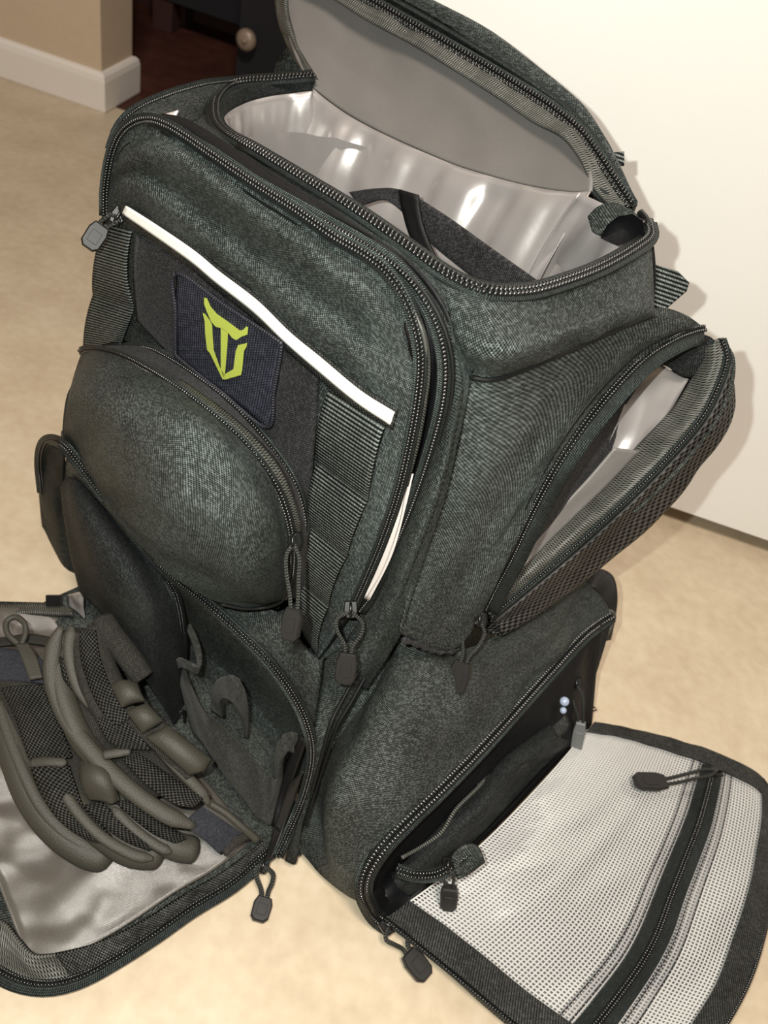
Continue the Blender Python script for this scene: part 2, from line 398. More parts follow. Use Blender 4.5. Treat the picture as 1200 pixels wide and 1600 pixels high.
def baseboard(name, x0, y0, x1, y1, ox, oy):
    mb = MB(); prof = [(0, 0), (.010, 0), (.012, .004), (.012, .058), (.010, .066), (.006, .070), (0, .071)]
    vs = []
    for (x, y) in ((x0, y0), (x1, y1)):
        for a, z in prof: vs.append(V((x+ox*a, y+oy*a, z)))
    return mb, vs, prof
mb = MB(); prof = [(0, 0), (.010, 0), (.012, .004), (.012, .056), (.010, .065), (.006, .070), (0, .071)]
path = [((-2.6, 1.466), (0, -1)), ((-.775, 1.466), (1, -1)), ((-.775, 1.59), (1, 1))]
vs = []
for (p, d) in path:
    for a, z in prof: vs.append(V((p[0]+d[0]*a, p[1]+d[1]*a, z)))
n = len(prof); F = []
for k in range(2):
    for i in range(n-1): F.append((k*n+i, k*n+i+1, (k+1)*n+i+1, (k+1)*n+i)[::-1])
F.append(tuple(range(2*n, 3*n)))
mb.add(vs, F, None, False); struct('baseboard_left', mb, M['base'])
# white door leaf behind the backpack, its lower edge clear of the floor
DX0 = PY(505, 0, .822).x
mb = MB(); prism(mb, [(DX0, .026), (2.1, .026), (2.1, 2.05), (DX0, 2.05)], X_, Z_, Y_*-1, V((0, .842, 0)), .040, .0025)
struct('door_1', mb, M['door'])

# dim things in the dark room beyond the wall corner
cab = empty('slatted_cabinet', (-.62, 2.04, 0), 'dark slatted cabinet in the unlit room beyond the wall corner', 'cabinet')
mb = MB(); add_box(mb, V((-.60, 2.07, .40)), X_, Y_, Z_, .66, .14, .66); mb.build('cabinet_body', M['darkcloth'], cab)
for i in range(9):
    mb = MB(); x = -.89+i*.072; add_box(mb, V((x, 1.985, .36+.03*((i*7) % 3))), X_, Y_, Z_, .036, .03, .46, .9); mb.build('slat', M['brownslat'] if i % 2 else M['darkcloth'], cab)
for sx in (-.90, -.30):
    for sy in (2.03, 2.11):
        mb = MB(); add_box(mb, V((sx, sy, .036)), X_, Y_, Z_, .05, .05, .07); mb.build('leg', M['darkwood'], cab)
kp = PY(384, 63, 1.72)
post = empty('dark_post', (kp.x+.03, kp.y+.06, 0), 'dark upright panel with a round pale knob, beside the open backpack lid', 'post')
mb = MB(); prism(mb, [(-.055, 0), (.09, 0), (.09, 1.2), (-.055, 1.2)], X_, Z_, Y_*-1, V((kp.x+.03, kp.y+.05, 0)), .05, .004); mb.build('panel', M['darkcloth'], post)
mb = MB(); add_tube(mb, [V((kp.x, kp.y+.026, kp.z)), V((kp.x, kp.y+.012, kp.z)), V((kp.x, kp.y+.010, kp.z)), V((kp.x, kp.y-.002, kp.z)), V((kp.x, kp.y-.008, kp.z))], [.010, .010, .021, .021, .014], 20)
add_tube(mb, [V((kp.x, kp.y-.007, kp.z)), V((kp.x, kp.y-.012, kp.z))], [.006, .004], 10); mb.build('knob', M['knob'], post, label='round pale knob')

# ------------------------------------------------------------------ the backpack
bag = empty('backpack', uw(-.11, -.1, 0), 'large black tactical backpack standing upright with all its zipped compartments open', 'backpack')
WR = [(.0035, 14, 14, 1.3), (.0015, 40, 40, 7.7)]
WS = [(.0015, 18, 18, 2.3)]
def loop(w_, ul, ur, nb, nf, r=.035):
    P = []
    for (cx, cy, a0) in ((ur-r, nf-r, 0), (ul+r, nf-r, 90), (ul+r, nb+r, 180), (ur-r, nb+r, 270)):
        for k in range(6):
            a = math.radians(a0+k*18); P.append(uw(cx+r*math.cos(a), cy+r*math.sin(a), w_))
    P.append(P[0].copy()); return P
def shell(name, rows, mat, inward, wr, mu=72, mv=30, thick=.003):
    mb = MB(); G = grid_of(rows, mu, mv)
    for j in range(mv): G[j][-1] = G[j][0].copy()
    f = (G[mv//2][0]-uw(-.12, -.12, .25))*(-1 if inward else 1)
    add_grid(mb, G, thick, wr, V((0, 0, 0)) if False else f)
    return mb.build(name, mat, bag)
HG = cn([(476, 112, -.208), (492, 138, -.212), (540, 175, -.216), (600, 208, -.220), (700, 252, -.224), (760, 272, -.225), (830, 290, -.225), (890, 299, -.222), (925, 298, -.220)])
# outer body, open at the top
B = MB()
rows = [loop(.004, -.265, .068, -.23, .040), loop(.05, -.275, .066, -.235, .035), loop(.14, -.280, .050, -.238, .0), loop(.28, -.285, .040, -.235, -.030),
        loop(.35, -.288, .031, -.229, -.037, .045), loop(.385, -.287, .027, -.227, -.042, .05)]
G = grid_of(rows, 80, 30); mb = MB()
nn = gnormals(G); sgn = 1 if nn[15][4].dot(G[15][4]-uw(-.12, -.1, .25)) > 0 else -1
def add_shell(mb, G, outward):
    """wall of a tube of cloth; single skin with normals outward or inward"""
    mv, mu = len(G), len(G[0]); vs = [p for r in G for p in r]; F = []; uvs = []
    for j in range(mv):
        for i in range(mu): uvs.append((i*.013, j*.016))
    for j in range(mv-1):
        for i in range(mu-1):
            q = (j*mu+i, j*mu+i+1, (j+1)*mu+i+1, (j+1)*mu+i); F.append(q if outward else q[::-1])
    mb.add(vs, F, uvs)
add_shell(mb, G, sgn > 0)
mb.add([p for p in rows[0][:-1]], [tuple(range(len(rows[0])-1))])
mb.build('main_body', M['cordura'], bag)
# silver lining of the main compartment
lr = [loop(w_, a+.006, b_-.006, c+.006, d-.006, .032 if w_ < .3 else .075) for (w_, a, b_, c, d) in
      ((.03, -.270, .055, -.228, .030), (.10, -.275, .048, -.230, .0), (.2, -.280, .042, -.232, -.020), (.3, -.284, .036, -.232, -.032), (.34, -.286, .031, -.228, -.038), (.404, -.284, .026, -.226, -.048))]
G = grid_of(lr, 140, 60); GN = gnormals(G); sg = 1 if GN[30][4].dot(G[30][4]-uw(-.12, -.1, .25)) > 0 else -1
for j in range(60):
    for i in range(140):
        k = i if i < 139 else 0
        fold = .0055*noise.noise(V((k*.16, j*.022, 3.1)))+.0025*noise.noise(V((k*.5, j*.06, 9.2)))
        G[j][i] = G[j][i]-GN[j][k]*sg*(abs(fold)*1.0+.001)
mb = MB(); add_shell(mb, G, sg < 0); mb.add([p for p in lr[0][:-1]], [tuple(range(len(lr[0])-1))]); mb.build('main_lining', M['lining'], bag)
loft('back_lining', [[p+N*.002 for p in HG], [p+N*.012-W*.02 for p in HG], [p+N*.026-W*.07 for p in HG], [p+N*.030-W*.14 for p in HG], [p+N*.026-W*.24 for p in HG]], M['lining'], bag, 170, 50, .001, [(.009, 26, 3.5, 4.4), (.004, 60, 9, 1.1), (.004, 24, 24, 7)])
LL = cn([(488, 142, -.203), (455, 146, -.19), (425, 150, -.172), (392, 158, -.148), (362, 172, -.112), (350, 186, -.07), (362, 204, -.05)])
LR = cn([(492, 124, -.203), (455, 126, -.19), (428, 128, -.175), (392, 132, -.15), (352, 150, -.108), (343, 178, -.066), (356, 202, -.047)])
loft('collar_band', [LR, LL], M['cordura_shaded'], bag, 40, 6, .0015, WS)
loft('side_lining', [LL, [p+U*.006-W*.03 for p in LL], [p+U*.012-W*.09 for p in LL], [p+U*.016-W*.2 for p in LL]], M['lining'], bag, 90, 40, .001, [(.007, 40, 6, 3.1), (.003, 90, 14, 8)])
RR = cn([(905, 302, -.2), (940, 318, -.216), (968, 330, -.219), (992, 348, -.214), (1004, 366, -.2), (990, 388, -.174), (950, 410, -.14), (900, 432, -.105)])
loft('side_lining', [RR, [p-U*.006-W*.025 for p in RR], [p-U*.012-W*.08 for p in RR], [p-U*.012-W*.2 for p in RR]], M['lining'], bag, 90, 40, .001, [(.013, 38, 6, 5.1), (.004, 90, 20, 2)])
loft('pocket_end', [cn([(574, 1400, .074), (580, 1420, .070), (592, 1436, .064), (612, 1447, .058)]), cn([(598, 1385, .05), (604, 1402, .046), (614, 1418, .042), (632, 1430, .038)])], M['dark'], bag, 16, 8, .002)
# padded velcro band across the inside
loft('inner_strap', [[Pn(x, y, n) for x, y, n in L] for L in (
    [(545, 300, -.160), (590, 294, -.163), (628, 298, -.165), (690, 335, -.166), (760, 385, -.166), (835, 438, -.166)],
    [(560, 322, -.158), (598, 312, -.161), (632, 335, -.163), (672, 380, -.164), (720, 420, -.164), (770, 460, -.164)])],
    M['felt'], bag, 40, 8, .003, [(.002, 20, 20, 4)])
loft('inner_strap', [[Pn(x, y, n) for x, y, n in L] for L in (
    [(622, 296, -.163), (628, 330, -.162), (640, 370, -.160), (665, 420, -.156)], [(652, 305, -.162), (658, 345, -.161), (672, 385, -.159), (700, 440, -.154)])],
    M['dark'], bag, 20, 5, .002)

def rows_groove(): return cn([(182, 252, .002), (192, 232, .002), (212, 220, .002), (236, 212, .002), (270, 222, .002), (330, 262, .002), (400, 312, .002), (460, 350, .002), (520, 394, .002), (570, 426, .002), (602, 460, .002), (626, 505, .002), (638, 560, .002), (634, 620, .002)])
# --- rim of the top opening
RIM = cn([(490, 117, -.205), (430, 122, -.178), (368, 128, -.145), (340, 150, -.105), (336, 182, -.062), (352, 205, -.045), (395, 230, -.037), (480, 281, -.032), (560, 330, -.030), (640, 386, -.030), (700, 428, -.030),
           (760, 453, -.036), (825, 454, -.062), (885, 438, -.095), (945, 414, -.135), (1000, 382, -.18), (1016, 366, -.2), (1013, 345, -.215)])
zipper(RIM, bag, lambda p: ((CAM-p).normalized()*.5+W).normalized(), .012, 0, True, .0030, .0032)
# collar between rim and the pocket zipper
Z2 = cn([(255, 196, .0), (330, 240, -.002), (400, 287, -.002), (455, 318, -.003), (500, 343, -.004), (560, 377, -.005), (620, 418, -.006), (660, 465, -.006), (686, 520, -.007), (696, 575, -.008), (690, 640, -.008), (668, 720, -.008), (640, 800, -.008), (610, 870, -.007), (580, 930, -.005), (562, 955, -.002)])
loft('top_collar', [cn([(338, 160, -.1), (336, 185, -.06), (355, 208, -.046), (395, 234, -.039), (480, 286, -.034), (560, 335, -.032), (640, 391, -.032), (700, 433, -.032), (745, 453, -.034)]),
                    cn([(300, 190, -.045), (320, 200, -.035), (350, 222, -.028), (400, 260, -.024), (480, 312, -.022), (560, 358, -.020), (630, 402, -.020), (680, 450, -.020), (720, 500, -.022)]),
                    cn([(265, 200, -.004), (300, 222, -.006), (340, 247, -.008), (400, 290, -.009), (480, 336, -.010), (560, 380, -.011), (615, 420, -.012), (655, 470, -.012), (690, 545, -.014)])],
     M['cordura'], bag, 70, 20, .0015, [(.0022, 12, 30, 1.1), (.001, 50, 50, 4)])
for (a, b_) in (((372, 222), (430, 262)), ((448, 268), (500, 298)), ((600, 365), (690, 432))):
    L = [Pn(a[0]+(b_[0]-a[0])*t, a[1]+(b_[1]-a[1])*t, -.033) for t in (0, .33, .66, 1)]; L2 = [p+(-W*.006+N*.004) for p in L]
    mb = MB(); add_grid(mb, grid_of([L, L2], 16, 3), .0008); mb.build('seam_tape', M['plastic_shine'], bag)
# left side strip behind the front pocket
LS = cn([(172, 235, -.004), (186, 198, -.012), (215, 170, -.03), (262, 149, -.06), (315, 133, -.1), (350, 128, -.13), (372, 126, -.15)])
loft('side_strip', [LS, cn([(185, 238, -.006), (212, 200, -.014), (240, 180, -.03), (278, 165, -.055), (320, 150, -.085), (342, 142, -.11), (365, 132, -.145)]),
                    cn([(255, 200, -.004), (262, 198, -.012), (285, 194, -.03), (305, 185, -.05), (325, 172, -.075), (336, 160, -.1), (342, 148, -.115)])], M['cordura'], bag, 40, 16, .0015, [(.002, 25, 25, 2)])
zipper(LS, bag, toward, .007, 0, False, .0022, .0020)
mb = MB(); add_grid(mb, grid_of([cn([(256, 178, -.022), (278, 172, -.026)]), cn([(262, 187, -.020), (272, 184, -.022)])], 5, 4), .001); mb.build('white_label', M['tagwhite'], bag)

# --- upper yoke and right side panel
YF = cn([(735, 588, -.022), (772, 592, -.03), (830, 573, -.058), (900, 543, -.1), (960, 517, -.145), (1010, 496, -.18), (1022, 492, -.19)])
loft('side_yoke', [cn([(690, 424, -.030), (730, 447, -.032), (760, 458, -.036), (825, 459, -.062), (885, 444, -.095), (945, 420, -.135), (1000, 388, -.18), (1017, 372, -.2)]),
                   cn([(698, 465, -.022), (735, 490, -.022), (772, 505, -.026), (835, 500, -.052), (890, 485, -.085), (950, 458, -.13), (1000, 428, -.175), (1020, 412, -.198)]),
                   cn([(705, 520, -.018), (740, 545, -.014), (780, 550, -.018), (840, 538, -.044), (900, 516, -.08), (960, 492, -.13), (1005, 468, -.175), (1022, 455, -.196)]), YF],
     M['cordura'], bag, 70, 30, .0018, [(.0045, 10, 16, 3.3), (.002, 35, 35, 5)])
SP = [YF[:-1]+[Pn(1050, 497, -.205), Pn(1098, 513, -.236)],
      cn([(728, 640, -.018), (790, 628, -.038), (860, 604, -.07), (920, 582, -.11), (975, 562, -.15), (1010, 550, -.178), (1030, 540, -.19)]),
      cn([(718, 700, -.015), (765, 694, -.03), (820, 682, -.058), (860, 670, -.085), (890, 660, -.11), (915, 650, -.13), (932, 640, -.14)]),
      cn([(690, 800, -.012), (725, 800, -.028), (765, 800, -.05), (795, 795, -.07), (815, 790, -.085), (832, 785, -.095), (840, 780, -.1)]),
      cn([(655, 900, -.008), (690, 905, -.025), (720, 910, -.045), (745, 910, -.06), (765, 905, -.072), (778, 900, -.08), (785, 895, -.084)]),
      cn([(628, 985, -.006), (655, 1000, -.022), (682, 1010, -.042), (705, 1006, -.056), (725, 990, -.068), (742, 972, -.078), (752, 958, -.086)])]
loft('side_panel', SP, M['cordura'], bag, 56, 60, .0018, [(.005, 9, 11, 6.3), (.002, 33, 33, 5)])
seam([p+N*.001 for p in YF], bag, .0016, 'seam')
# gusset between the pocket zipper and the side panel
GL = cn([(690, 545, -.012), (696, 590, -.012), (688, 650, -.012), (665, 730, -.012), (636, 810, -.012), (606, 880, -.010), (580, 935, -.008), (566, 962, -.004), (520, 1030, .003)])
GM = cn([(705, 500, -.018), (722, 590, -.010), (712, 650, -.006), (690, 730, -.004), (660, 815, -.003), (628, 895, -.002), (600, 960, -.001), (580, 1010, .0), (545, 1060, .008)])
GR = cn([(742, 560, -.022), (735, 600, -.021), (724, 660, -.017), (698, 775, -.013), (665, 870, -.009), (645, 930, -.007), (628, 985, -.006), (610, 1020, -.012), (575, 1080, -.01)])
loft('front_gusset', [GL, GM, GR], M['cordura'], bag, 70, 14, .0018, [(.002, 12, 30, 9)], rot=False)
seam([p-N*.0008 for p in rows_groove()], bag, .0012)
stitch([[p+N*.0015+U*.001 for p in GR[:7]], [p+N*.0012+U*.004 for p in cn([(716, 600, -.010), (706, 660, -.007), (682, 760, -.004), (650, 850, -.003), (618, 930, -.001)])],
        [p+U*.002 for p in cn([(700, 640, -.01), (690, 690, -.009), (660, 790, -.007), (630, 870, -.006)])]], bag)
zipper(Z2, bag, toward, .009, 0, False, .0022, .0030)
seam([p+U*.004-N*.002 for p in Z2[4:]], bag, .0012, 'piping')
# hem of the side panel
loft('panel_hem', [cn([(640, 915, -.006), (660, 935, -.018), (690, 955, -.035), (722, 962, -.055), (742, 958, -.07)]), cn([(622, 985, -.004), (650, 1003, -.018), (685, 1014, -.04), (712, 1012, -.058), (735, 985, -.072)])],
     M['cordura_soft'], bag, 24, 8, .002, WS, disp=lambda s, t: .002)
tube('hem_binding', cn([(630, 1000, -.005), (655, 1008, -.018), (680, 1017, -.036), (705, 1017, -.052), (722, 1008, -.064)]), lambda t: .0022+.0007*math.sin(t*40), M['felt'], bag, 60, 7)

# --- upper right side pocket, hanging open
SZ = cn([(1100, 513, -.236), (1085, 516, -.226), (1055, 528, -.208), (1010, 556, -.182), (960, 606, -.15), (910, 668, -.122), (868, 732, -.105), (832, 800, -.097), (800, 868, -.09), (775, 915, -.087), (757, 952, -.086)])
zipper(SZ, bag, toward, .011, -1, True, .0022, .0026)
seam([p+(CAM-p).normalized()*.002 for p in cn([(1098, 510, -.236), (1050, 521, -.206), (1000, 548, -.178), (945, 600, -.142), (895, 662, -.115), (850, 735, -.1), (815, 805, -.092), (780, 880, -.086)])], bag, .0013, 'piping')
OZ = cn([(1128, 530, -.248), (1136, 558, -.245), (1128, 590, -.240), (1105, 640, -.23), (1075, 680, -.22), (1035, 724, -.205), (985, 775, -.185), (930, 826, -.165), (880, 870, -.145), (825, 916, -.118), (790, 945, -.1), (768, 964, -.09)])
zipper(OZ, bag, toward, .006, 0, False, .0022, .0026)
IN = cn([(1095, 545, -.245), (1088, 575, -.245), (1075, 600, -.242), (1055, 632, -.236), (1028, 662, -.228), (990, 702, -.213), (945, 752, -.193), (895, 800, -.172), (855, 838, -.15), (812, 885, -.122), (785, 925, -.104), (766, 955, -.092)])
loft('pocket_tape', [IN, cn([(1115, 535, -.243), (1110, 570, -.240), (1098, 610, -.234), (1078, 642, -.226), (1050, 678, -.216), (1010, 720, -.202), (965, 768, -.182), (912, 818, -.162), (868, 858, -.142), (818, 902, -.116), (787, 936, -.1), (767, 960, -.09)]),
                     [p-U*.002 for p in OZ]], M['binding'], bag, 80, 12, .002, [(.003, 60, 20, 4)])
tube('pocket_piping', [p+U*.003-W*.003 for p in cn([(1122, 524, -.25), (1140, 552, -.25), (1136, 600, -.245), (1112, 650, -.236), (1080, 695, -.226), (1040, 740, -.212), (985, 792, -.192)])], .0028, M['cordura_soft'], bag, 50, 8)
# outer mesh panel under the zipper
loft('mesh_panel', [[p+U*.003-W*.002 for p in OZ],
                    cn([(1136, 560, -.252), (1138, 600, -.252), (1130, 640, -.248), (1108, 680, -.24), (1080, 712, -.232), (1042, 750, -.218), (995, 800, -.200), (945, 848, -.18), (895, 890, -.158), (840, 932, -.13), (800, 958, -.108), (772, 972, -.094)]),
                    cn([(1120, 580, -.262), (1128, 640, -.262), (1108, 690, -.256), (1080, 730, -.25), (1058, 768, -.242), (1028, 800, -.228), (985, 845, -.21), (935, 888, -.19), (885, 922, -.168), (838, 955, -.14), (805, 975, -.115), (778, 990, -.098)]),
                    [p-U*.05-W*.02 for p in cn([(1105, 600, -.25), (1110, 660, -.25), (1085, 715, -.245), (1060, 755, -.24), (1035, 790, -.23), (1005, 825, -.215), (960, 868, -.2), (910, 908, -.18), (870, 940, -.155), (825, 968, -.13), (800, 985, -.11), (778, 996, -.096)])]],
     M['airmesh'], bag, 80, 30, .002, [(.004, 14, 14, 8)])
stitch([cn([(1110, 692, -.252), (1082, 732, -.246), (1060, 768, -.24), (1036, 795, -.226), (1000, 834, -.21)])], bag, mat='tagwhite', dash=.003, gap=.003)
# inside of that pocket: black velcro wall, silver back
loft('pocket_wall', [[p-U*.004-N*.002 for p in SZ[3:]],
                     cn([(1020, 575, -.235), (985, 622, -.215), (945, 680, -.19), (905, 740, -.168), (865, 800, -.148), (830, 850, -.13), (800, 895, -.115), (775, 935, -.1), (760, 958, -.092)]),
                     cn([(1050, 600, -.255), (1020, 660, -.245), (990, 720, -.23), (945, 775, -.205), (900, 820, -.18), (860, 860, -.158), (825, 895, -.138), (790, 935, -.112), (765, 962, -.096)])], M['felt'], bag, 60, 18, .001, WS)
SB = [cn([(992, 556, -.208), (1030, 572, -.222), (1066, 596, -.236), (1080, 600, -.24)]),
      cn([(978, 640, -.205), (1000, 650, -.214), (1030, 664, -.226), (1040, 668, -.230)]),
      cn([(945, 715, -.192), (958, 718, -.198), (975, 722, -.206), (990, 725, -.212)]),
      cn([(895, 775, -.172), (905, 782, -.175), (915, 790, -.178), (925, 798, -.18)]),
      cn([(838, 835, -.145), (848, 845, -.147), (860, 855, -.15), (872, 865, -.155)])]
loft('pocket_lining', [[p-U*.004-N*.004 for p in L] for L in SB], M['lining'], bag, 40, 50, .0012, [(.010, 50, 8, 2.2), (.004, 90, 30, 6)])
loft('pocket_lining', [cn([(960, 700, -.19), (915, 752, -.175), (865, 806, -.152), (825, 850, -.13), (800, 890, -.115)]), cn([(1000, 705, -.206), (950, 757, -.188), (900, 806, -.168), (858, 846, -.146), (815, 892, -.12)])],
     M['lining_flat'], bag, 40, 8, .001, [(.003, 20, 20, 5)])
loft('pocket_end', [cn([(1045, 534, -.208), (1075, 524, -.225), (1105, 525, -.242), (1118, 534, -.246)]), cn([(1010, 566, -.210), (1040, 572, -.222), (1070, 590, -.238), (1092, 585, -.245)])], M['cordura_shaded'], bag, 24, 14, .0015, [(.004, 40, 40, 3)])
# shoulder piece behind the yoke, webbing tab at the rear edge
loft('rear_shoulder', [cn([(1016, 480, -.205), (1045, 482, -.215), (1075, 494, -.228), (1100, 512, -.24)]), cn([(1005, 500, -.19), (1035, 500, -.2), (1065, 508, -.218), (1092, 518, -.235)])], M['cordura_soft'], bag, 20, 8, .0025, WS)
mb = MB(); c = Pn(1032, 447, -.228); prism(mb, [(-.014, -.016), (.002, -.018), (.018, -.004), (.020, .002), (.012, .010), (-.014, .018)], xa, ya, za, c, .004, .001); mb.build('webbing_tab', M['webbing'], bag)
tube('rear_edge', cn([(1017, 372, -.204), (1021, 410, -.206), (1021, 450, -.208), (1014, 488, -.2)]), .0014, M['seam'], bag, 24, 6)

# --- lid, standing open
L1 = cn([(455, 70, -.222), (490, 84, -.226), (545, 112, -.23), (605, 140, -.234), (705, 188, -.238), (765, 212, -.238), (832, 240, -.236), (892, 264, -.23), (925, 275, -.226)])
L2 = cn([(440, 8, -.238), (490, 22, -.242), (548, 52, -.245), (612, 78, -.248), (708, 122, -.25), (768, 154, -.25), (838, 186, -.246), (885, 214, -.24), (915, 240, -.232)])
L3 = cn([(445, -55, -.25), (505, -30, -.254), (570, 8, -.257), (640, 48, -.26), (715, 86, -.262), (775, 122, -.262), (842, 160, -.256), (890, 195, -.248), (922, 232, -.238)])
loft('lid_lining', [HG, L1, [p-toward(p)*.008 for p in L2], [p-toward(p)*.010 for p in L3]], M['lining_flat'], bag, 70, 36, .0012, [(.003, 9, 12, 2.9), (.001, 30, 30, 6)], disp=lambda s, t: -.010*math.sin(math.pi*min(1, t*1.1))*math.sin(math.pi*s))
LRIM = cn([(470, -75, -.255), (530, -24, -.258), (590, 8, -.262), (660, 48, -.266), (730, 88, -.268), (800, 130, -.266), (860, 168, -.26), (905, 205, -.252), (935, 245, -.243), (958, 280, -.236), (985, 320, -.228)])
zipper([p+toward(p)*.004 for p in LRIM], bag, toward, .010, 0, True, .0030, .0034)
tube('lid_piping', [p+toward(p)*.002 for p in cn([(500, -75, -.259), (560, -28, -.262), (625, 5, -.266), (690, 42, -.27), (760, 84, -.271), (825, 125, -.268), (880, 164, -.262), (920, 205, -.254), (948, 245, -.245), (972, 285, -.237), (992, 322, -.229)])], .0020, M['tape'], bag, 60, 7)
loft('lid_tape', [[p+toward(p)*.004 for p in LRIM], [p+toward(p)*.012 for p in cn([(452, -40, -.25), (512, -8, -.255), (572, 30, -.258), (640, 66, -.262), (715, 112, -.264), (775, 150, -.262), (830, 188, -.256), (878, 212, -.248), (908, 250, -.24), (925, 290, -.234), (955, 322, -.226)])]], M['binding'], bag, 80, 8, .002, [(.003, 45, 12, 5)])
LO = cn([(540, -60, -.27), (610, -22, -.275), (680, 8, -.279), (745, 40, -.282), (810, 84, -.281), (862, 124, -.276), (905, 165, -.268), (938, 212, -.258), (966, 262, -.248), (992, 318, -.236)])
loft('lid_top', [cn([(500, -75, -.261), (575, -28, -.264), (640, 6, -.268), (705, 44, -.272), (770, 88, -.272), (832, 128, -.269), (884, 166, -.263), (922, 206, -.255), (952, 248, -.246), (986, 318, -.232)]),
                 [p+toward(p)*.001 for p in LO], [p-toward(p)*.03-N*.006-W*.02 for p in LO]], M['cordura'], bag, 70, 18, .002, [(.002, 14, 30, 5)])
loft('lid_back', [[p-toward(p)*.03-N*.006-W*.02 for p in LO], [p-toward(p)*.03-W*.05 for p in L2[:1]+L2[2:]]+[Pn(985, 325, -.245)], [p-N*.015-W*.012 for p in HG]], M['cordura'], bag, 40, 14, .002)
loft('lid_end', [cn([(432, -60, -.256), (428, -10, -.25), (436, 40, -.236), (455, 85, -.222), (478, 118, -.21)]), cn([(452, -60, -.25), (444, 0, -.24), (452, 45, -.228), (468, 85, -.218), (492, 122, -.208)])], M['binding'], bag, 40, 8, .004, [(.004, 70, 30, 1.4)])
loft('lid_end', [cn([(908, 240, -.236), (930, 262, -.236), (955, 296, -.231), (988, 328, -.226)]), cn([(918, 280, -.226), (925, 300, -.222), (945, 318, -.219), (978, 335, -.220)])], M['tape'], bag, 26, 10, .003, [(.004, 60, 60, 2)])
loft('corner_fold', [cn([(918, 338, -0.206), (935, 322, -0.206), (960, 316, -0.207), (990, 330, -0.209)]), cn([(925, 362, -0.200), (942, 368, -0.198), (965, 352, -0.200), (1002, 345, -0.206)])], M['cordura_soft'], bag, 20, 10, .0025, WS)
mb = MB(); cc = [Pn(x, y, -.19) for x, y in ((938, 372), (948, 352), (966, 338), (988, 334), (1004, 345), (1008, 366), (992, 378), (965, 384))]; G = [[p.copy() for p in cc], [p-toward(p)*.006 for p in cc], [sum(cc, V())/8-toward(cc[0])*.008 for p in cc]]
add_shell(mb, [r+[r[0]] for r in G], True); mb.build('cord_port', M['dark'], bag)
mb = MB(); add_tube(mb, spl(cn([(1000, 332, -.215), (1010, 345, -.212), (1013, 362, -.208), (1006, 378, -.2)]), 16), .0028, 8); add_tube(mb, spl(cn([(996, 346, -.212), (1008, 352, -.210)]), 6), .0036, 8); mb.build('zipper_pull', M['plastic_shine'], bag)
mb = MB(); prism(mb, [(-.005, -.005), (.006, -.005), (.006, .005), (-.005, .004)], xa, ya, za, Pn(962, 248, -.262), .003); mb.build('webbing_tab', M['webbing'], bag)

# --- front pocket
Z1 = cn([(164, 338, .004), (165, 292, .004), (175, 238, .003), (193, 203, .002), (225, 187, .001), (265, 198, .001), (330, 241, .002), (400, 288, .002), (460, 326, .002), (520, 368, .002), (575, 400, .002), (612, 434, .002), (640, 484, .002), (656, 545, .002), (655, 605, .002), (641, 690, .002), (619, 780, .003), (591, 860, .003), (563, 925, .004), (550, 952, .006)])
rows = [cn(L) for L in (
    [(172, 255, .001), (180, 232, .001), (196, 206, .001), (227, 191, .001), (265, 202, .001), (330, 246, .001), (400, 292, .001), (460, 330, .001), (520, 373, .001), (575, 405, .001), (610, 438, .001), (638, 486, .001)],
    [(170, 262, .001), (186, 236, .002), (208, 224, .002), (235, 212, .002), (270, 222, .002), (330, 262, .002), (400, 312, .002), (460, 350, .002), (520, 394, .002), (570, 426, .002), (600, 458, .002), (630, 510, .002)],
    [(168, 282, .001), (190, 256, .010), (212, 240, .013), (240, 230, .014), (275, 240, .014), (330, 282, .014), (400, 332, .014), (460, 374, .014), (520, 420, .014), (560, 450, .013), (592, 485, .010), (634, 530, .003)],
    [(166, 300, .001), (180, 282, .006), (205, 268, .007), (232, 270, .007), (275, 300, .007), (330, 345, .007), (400, 398, .007), (460, 440, .007), (520, 488, .007), (565, 525, .007), (600, 550, .006), (646, 580, .003)],
    [(165, 315, .002), (174, 302, .007), (195, 290, .011), (230, 305, .014), (275, 335, .014), (330, 382, .014), (400, 436, .014), (460, 480, .014), (520, 527, .014), (570, 565, .013), (605, 592, .010), (649, 612, .003)],
    [(164, 330, .002), (170, 326, .005), (190, 326, .007), (230, 350, .007), (275, 384, .007), (330, 425, .007), (400, 480, .007), (460, 530, .007), (520, 580, .007), (570, 618, .007), (610, 650, .006), (642, 665, .003)],
    [(156, 400, .002), (185, 405, .003), (225, 435, .004), (275, 475, .004), (330, 520, .004), (400, 580, .004), (460, 630, .004), (520, 680, .004), (560, 715, .004), (595, 735, .004), (626, 745, .003)],
    [(142, 490, .0), (180, 520, .0), (225, 555, .0), (275, 595, .0), (330, 640, .0), (400, 695, .0), (450, 745, .0), (500, 795, .002), (540, 825, .004), (570, 842, .004), (596, 842, .003)],
    [(130, 575, .0), (175, 625, .0), (220, 665, .0), (270, 705, .0), (330, 760, .0), (390, 810, .0), (430, 850, .0), (470, 890, .002), (505, 915, .004), (530, 928, .004), (560, 928, .004)],
    [(130, 640, .0), (175, 700, .0), (220, 745, .0), (270, 790, .0), (330, 850, .0), (390, 910, .0), (430, 955, .0), (455, 980, .002), (478, 1005, .004), (490, 1020, .005), (498, 1031, .006)])]
loft('front_pocket', rows, M['cordura'], bag, 70, 90, .002, [(.0022, 12, 16, 1.7), (.0008, 45, 45, 3)])
loft('pocket_edge', [[p.copy() for p in Z1[11:]]+[Pn(520, 1000, .006), Pn(498, 1031, .006)], [p-N*.012-U*.002 for p in Z1[11:]]+[Pn(524, 1000, -.004), Pn(502, 1032, -.004)]], M['dark'], bag, 50, 6, .001)
zipper(Z1, bag, toward, .008, 0, True, .0022, .0022)
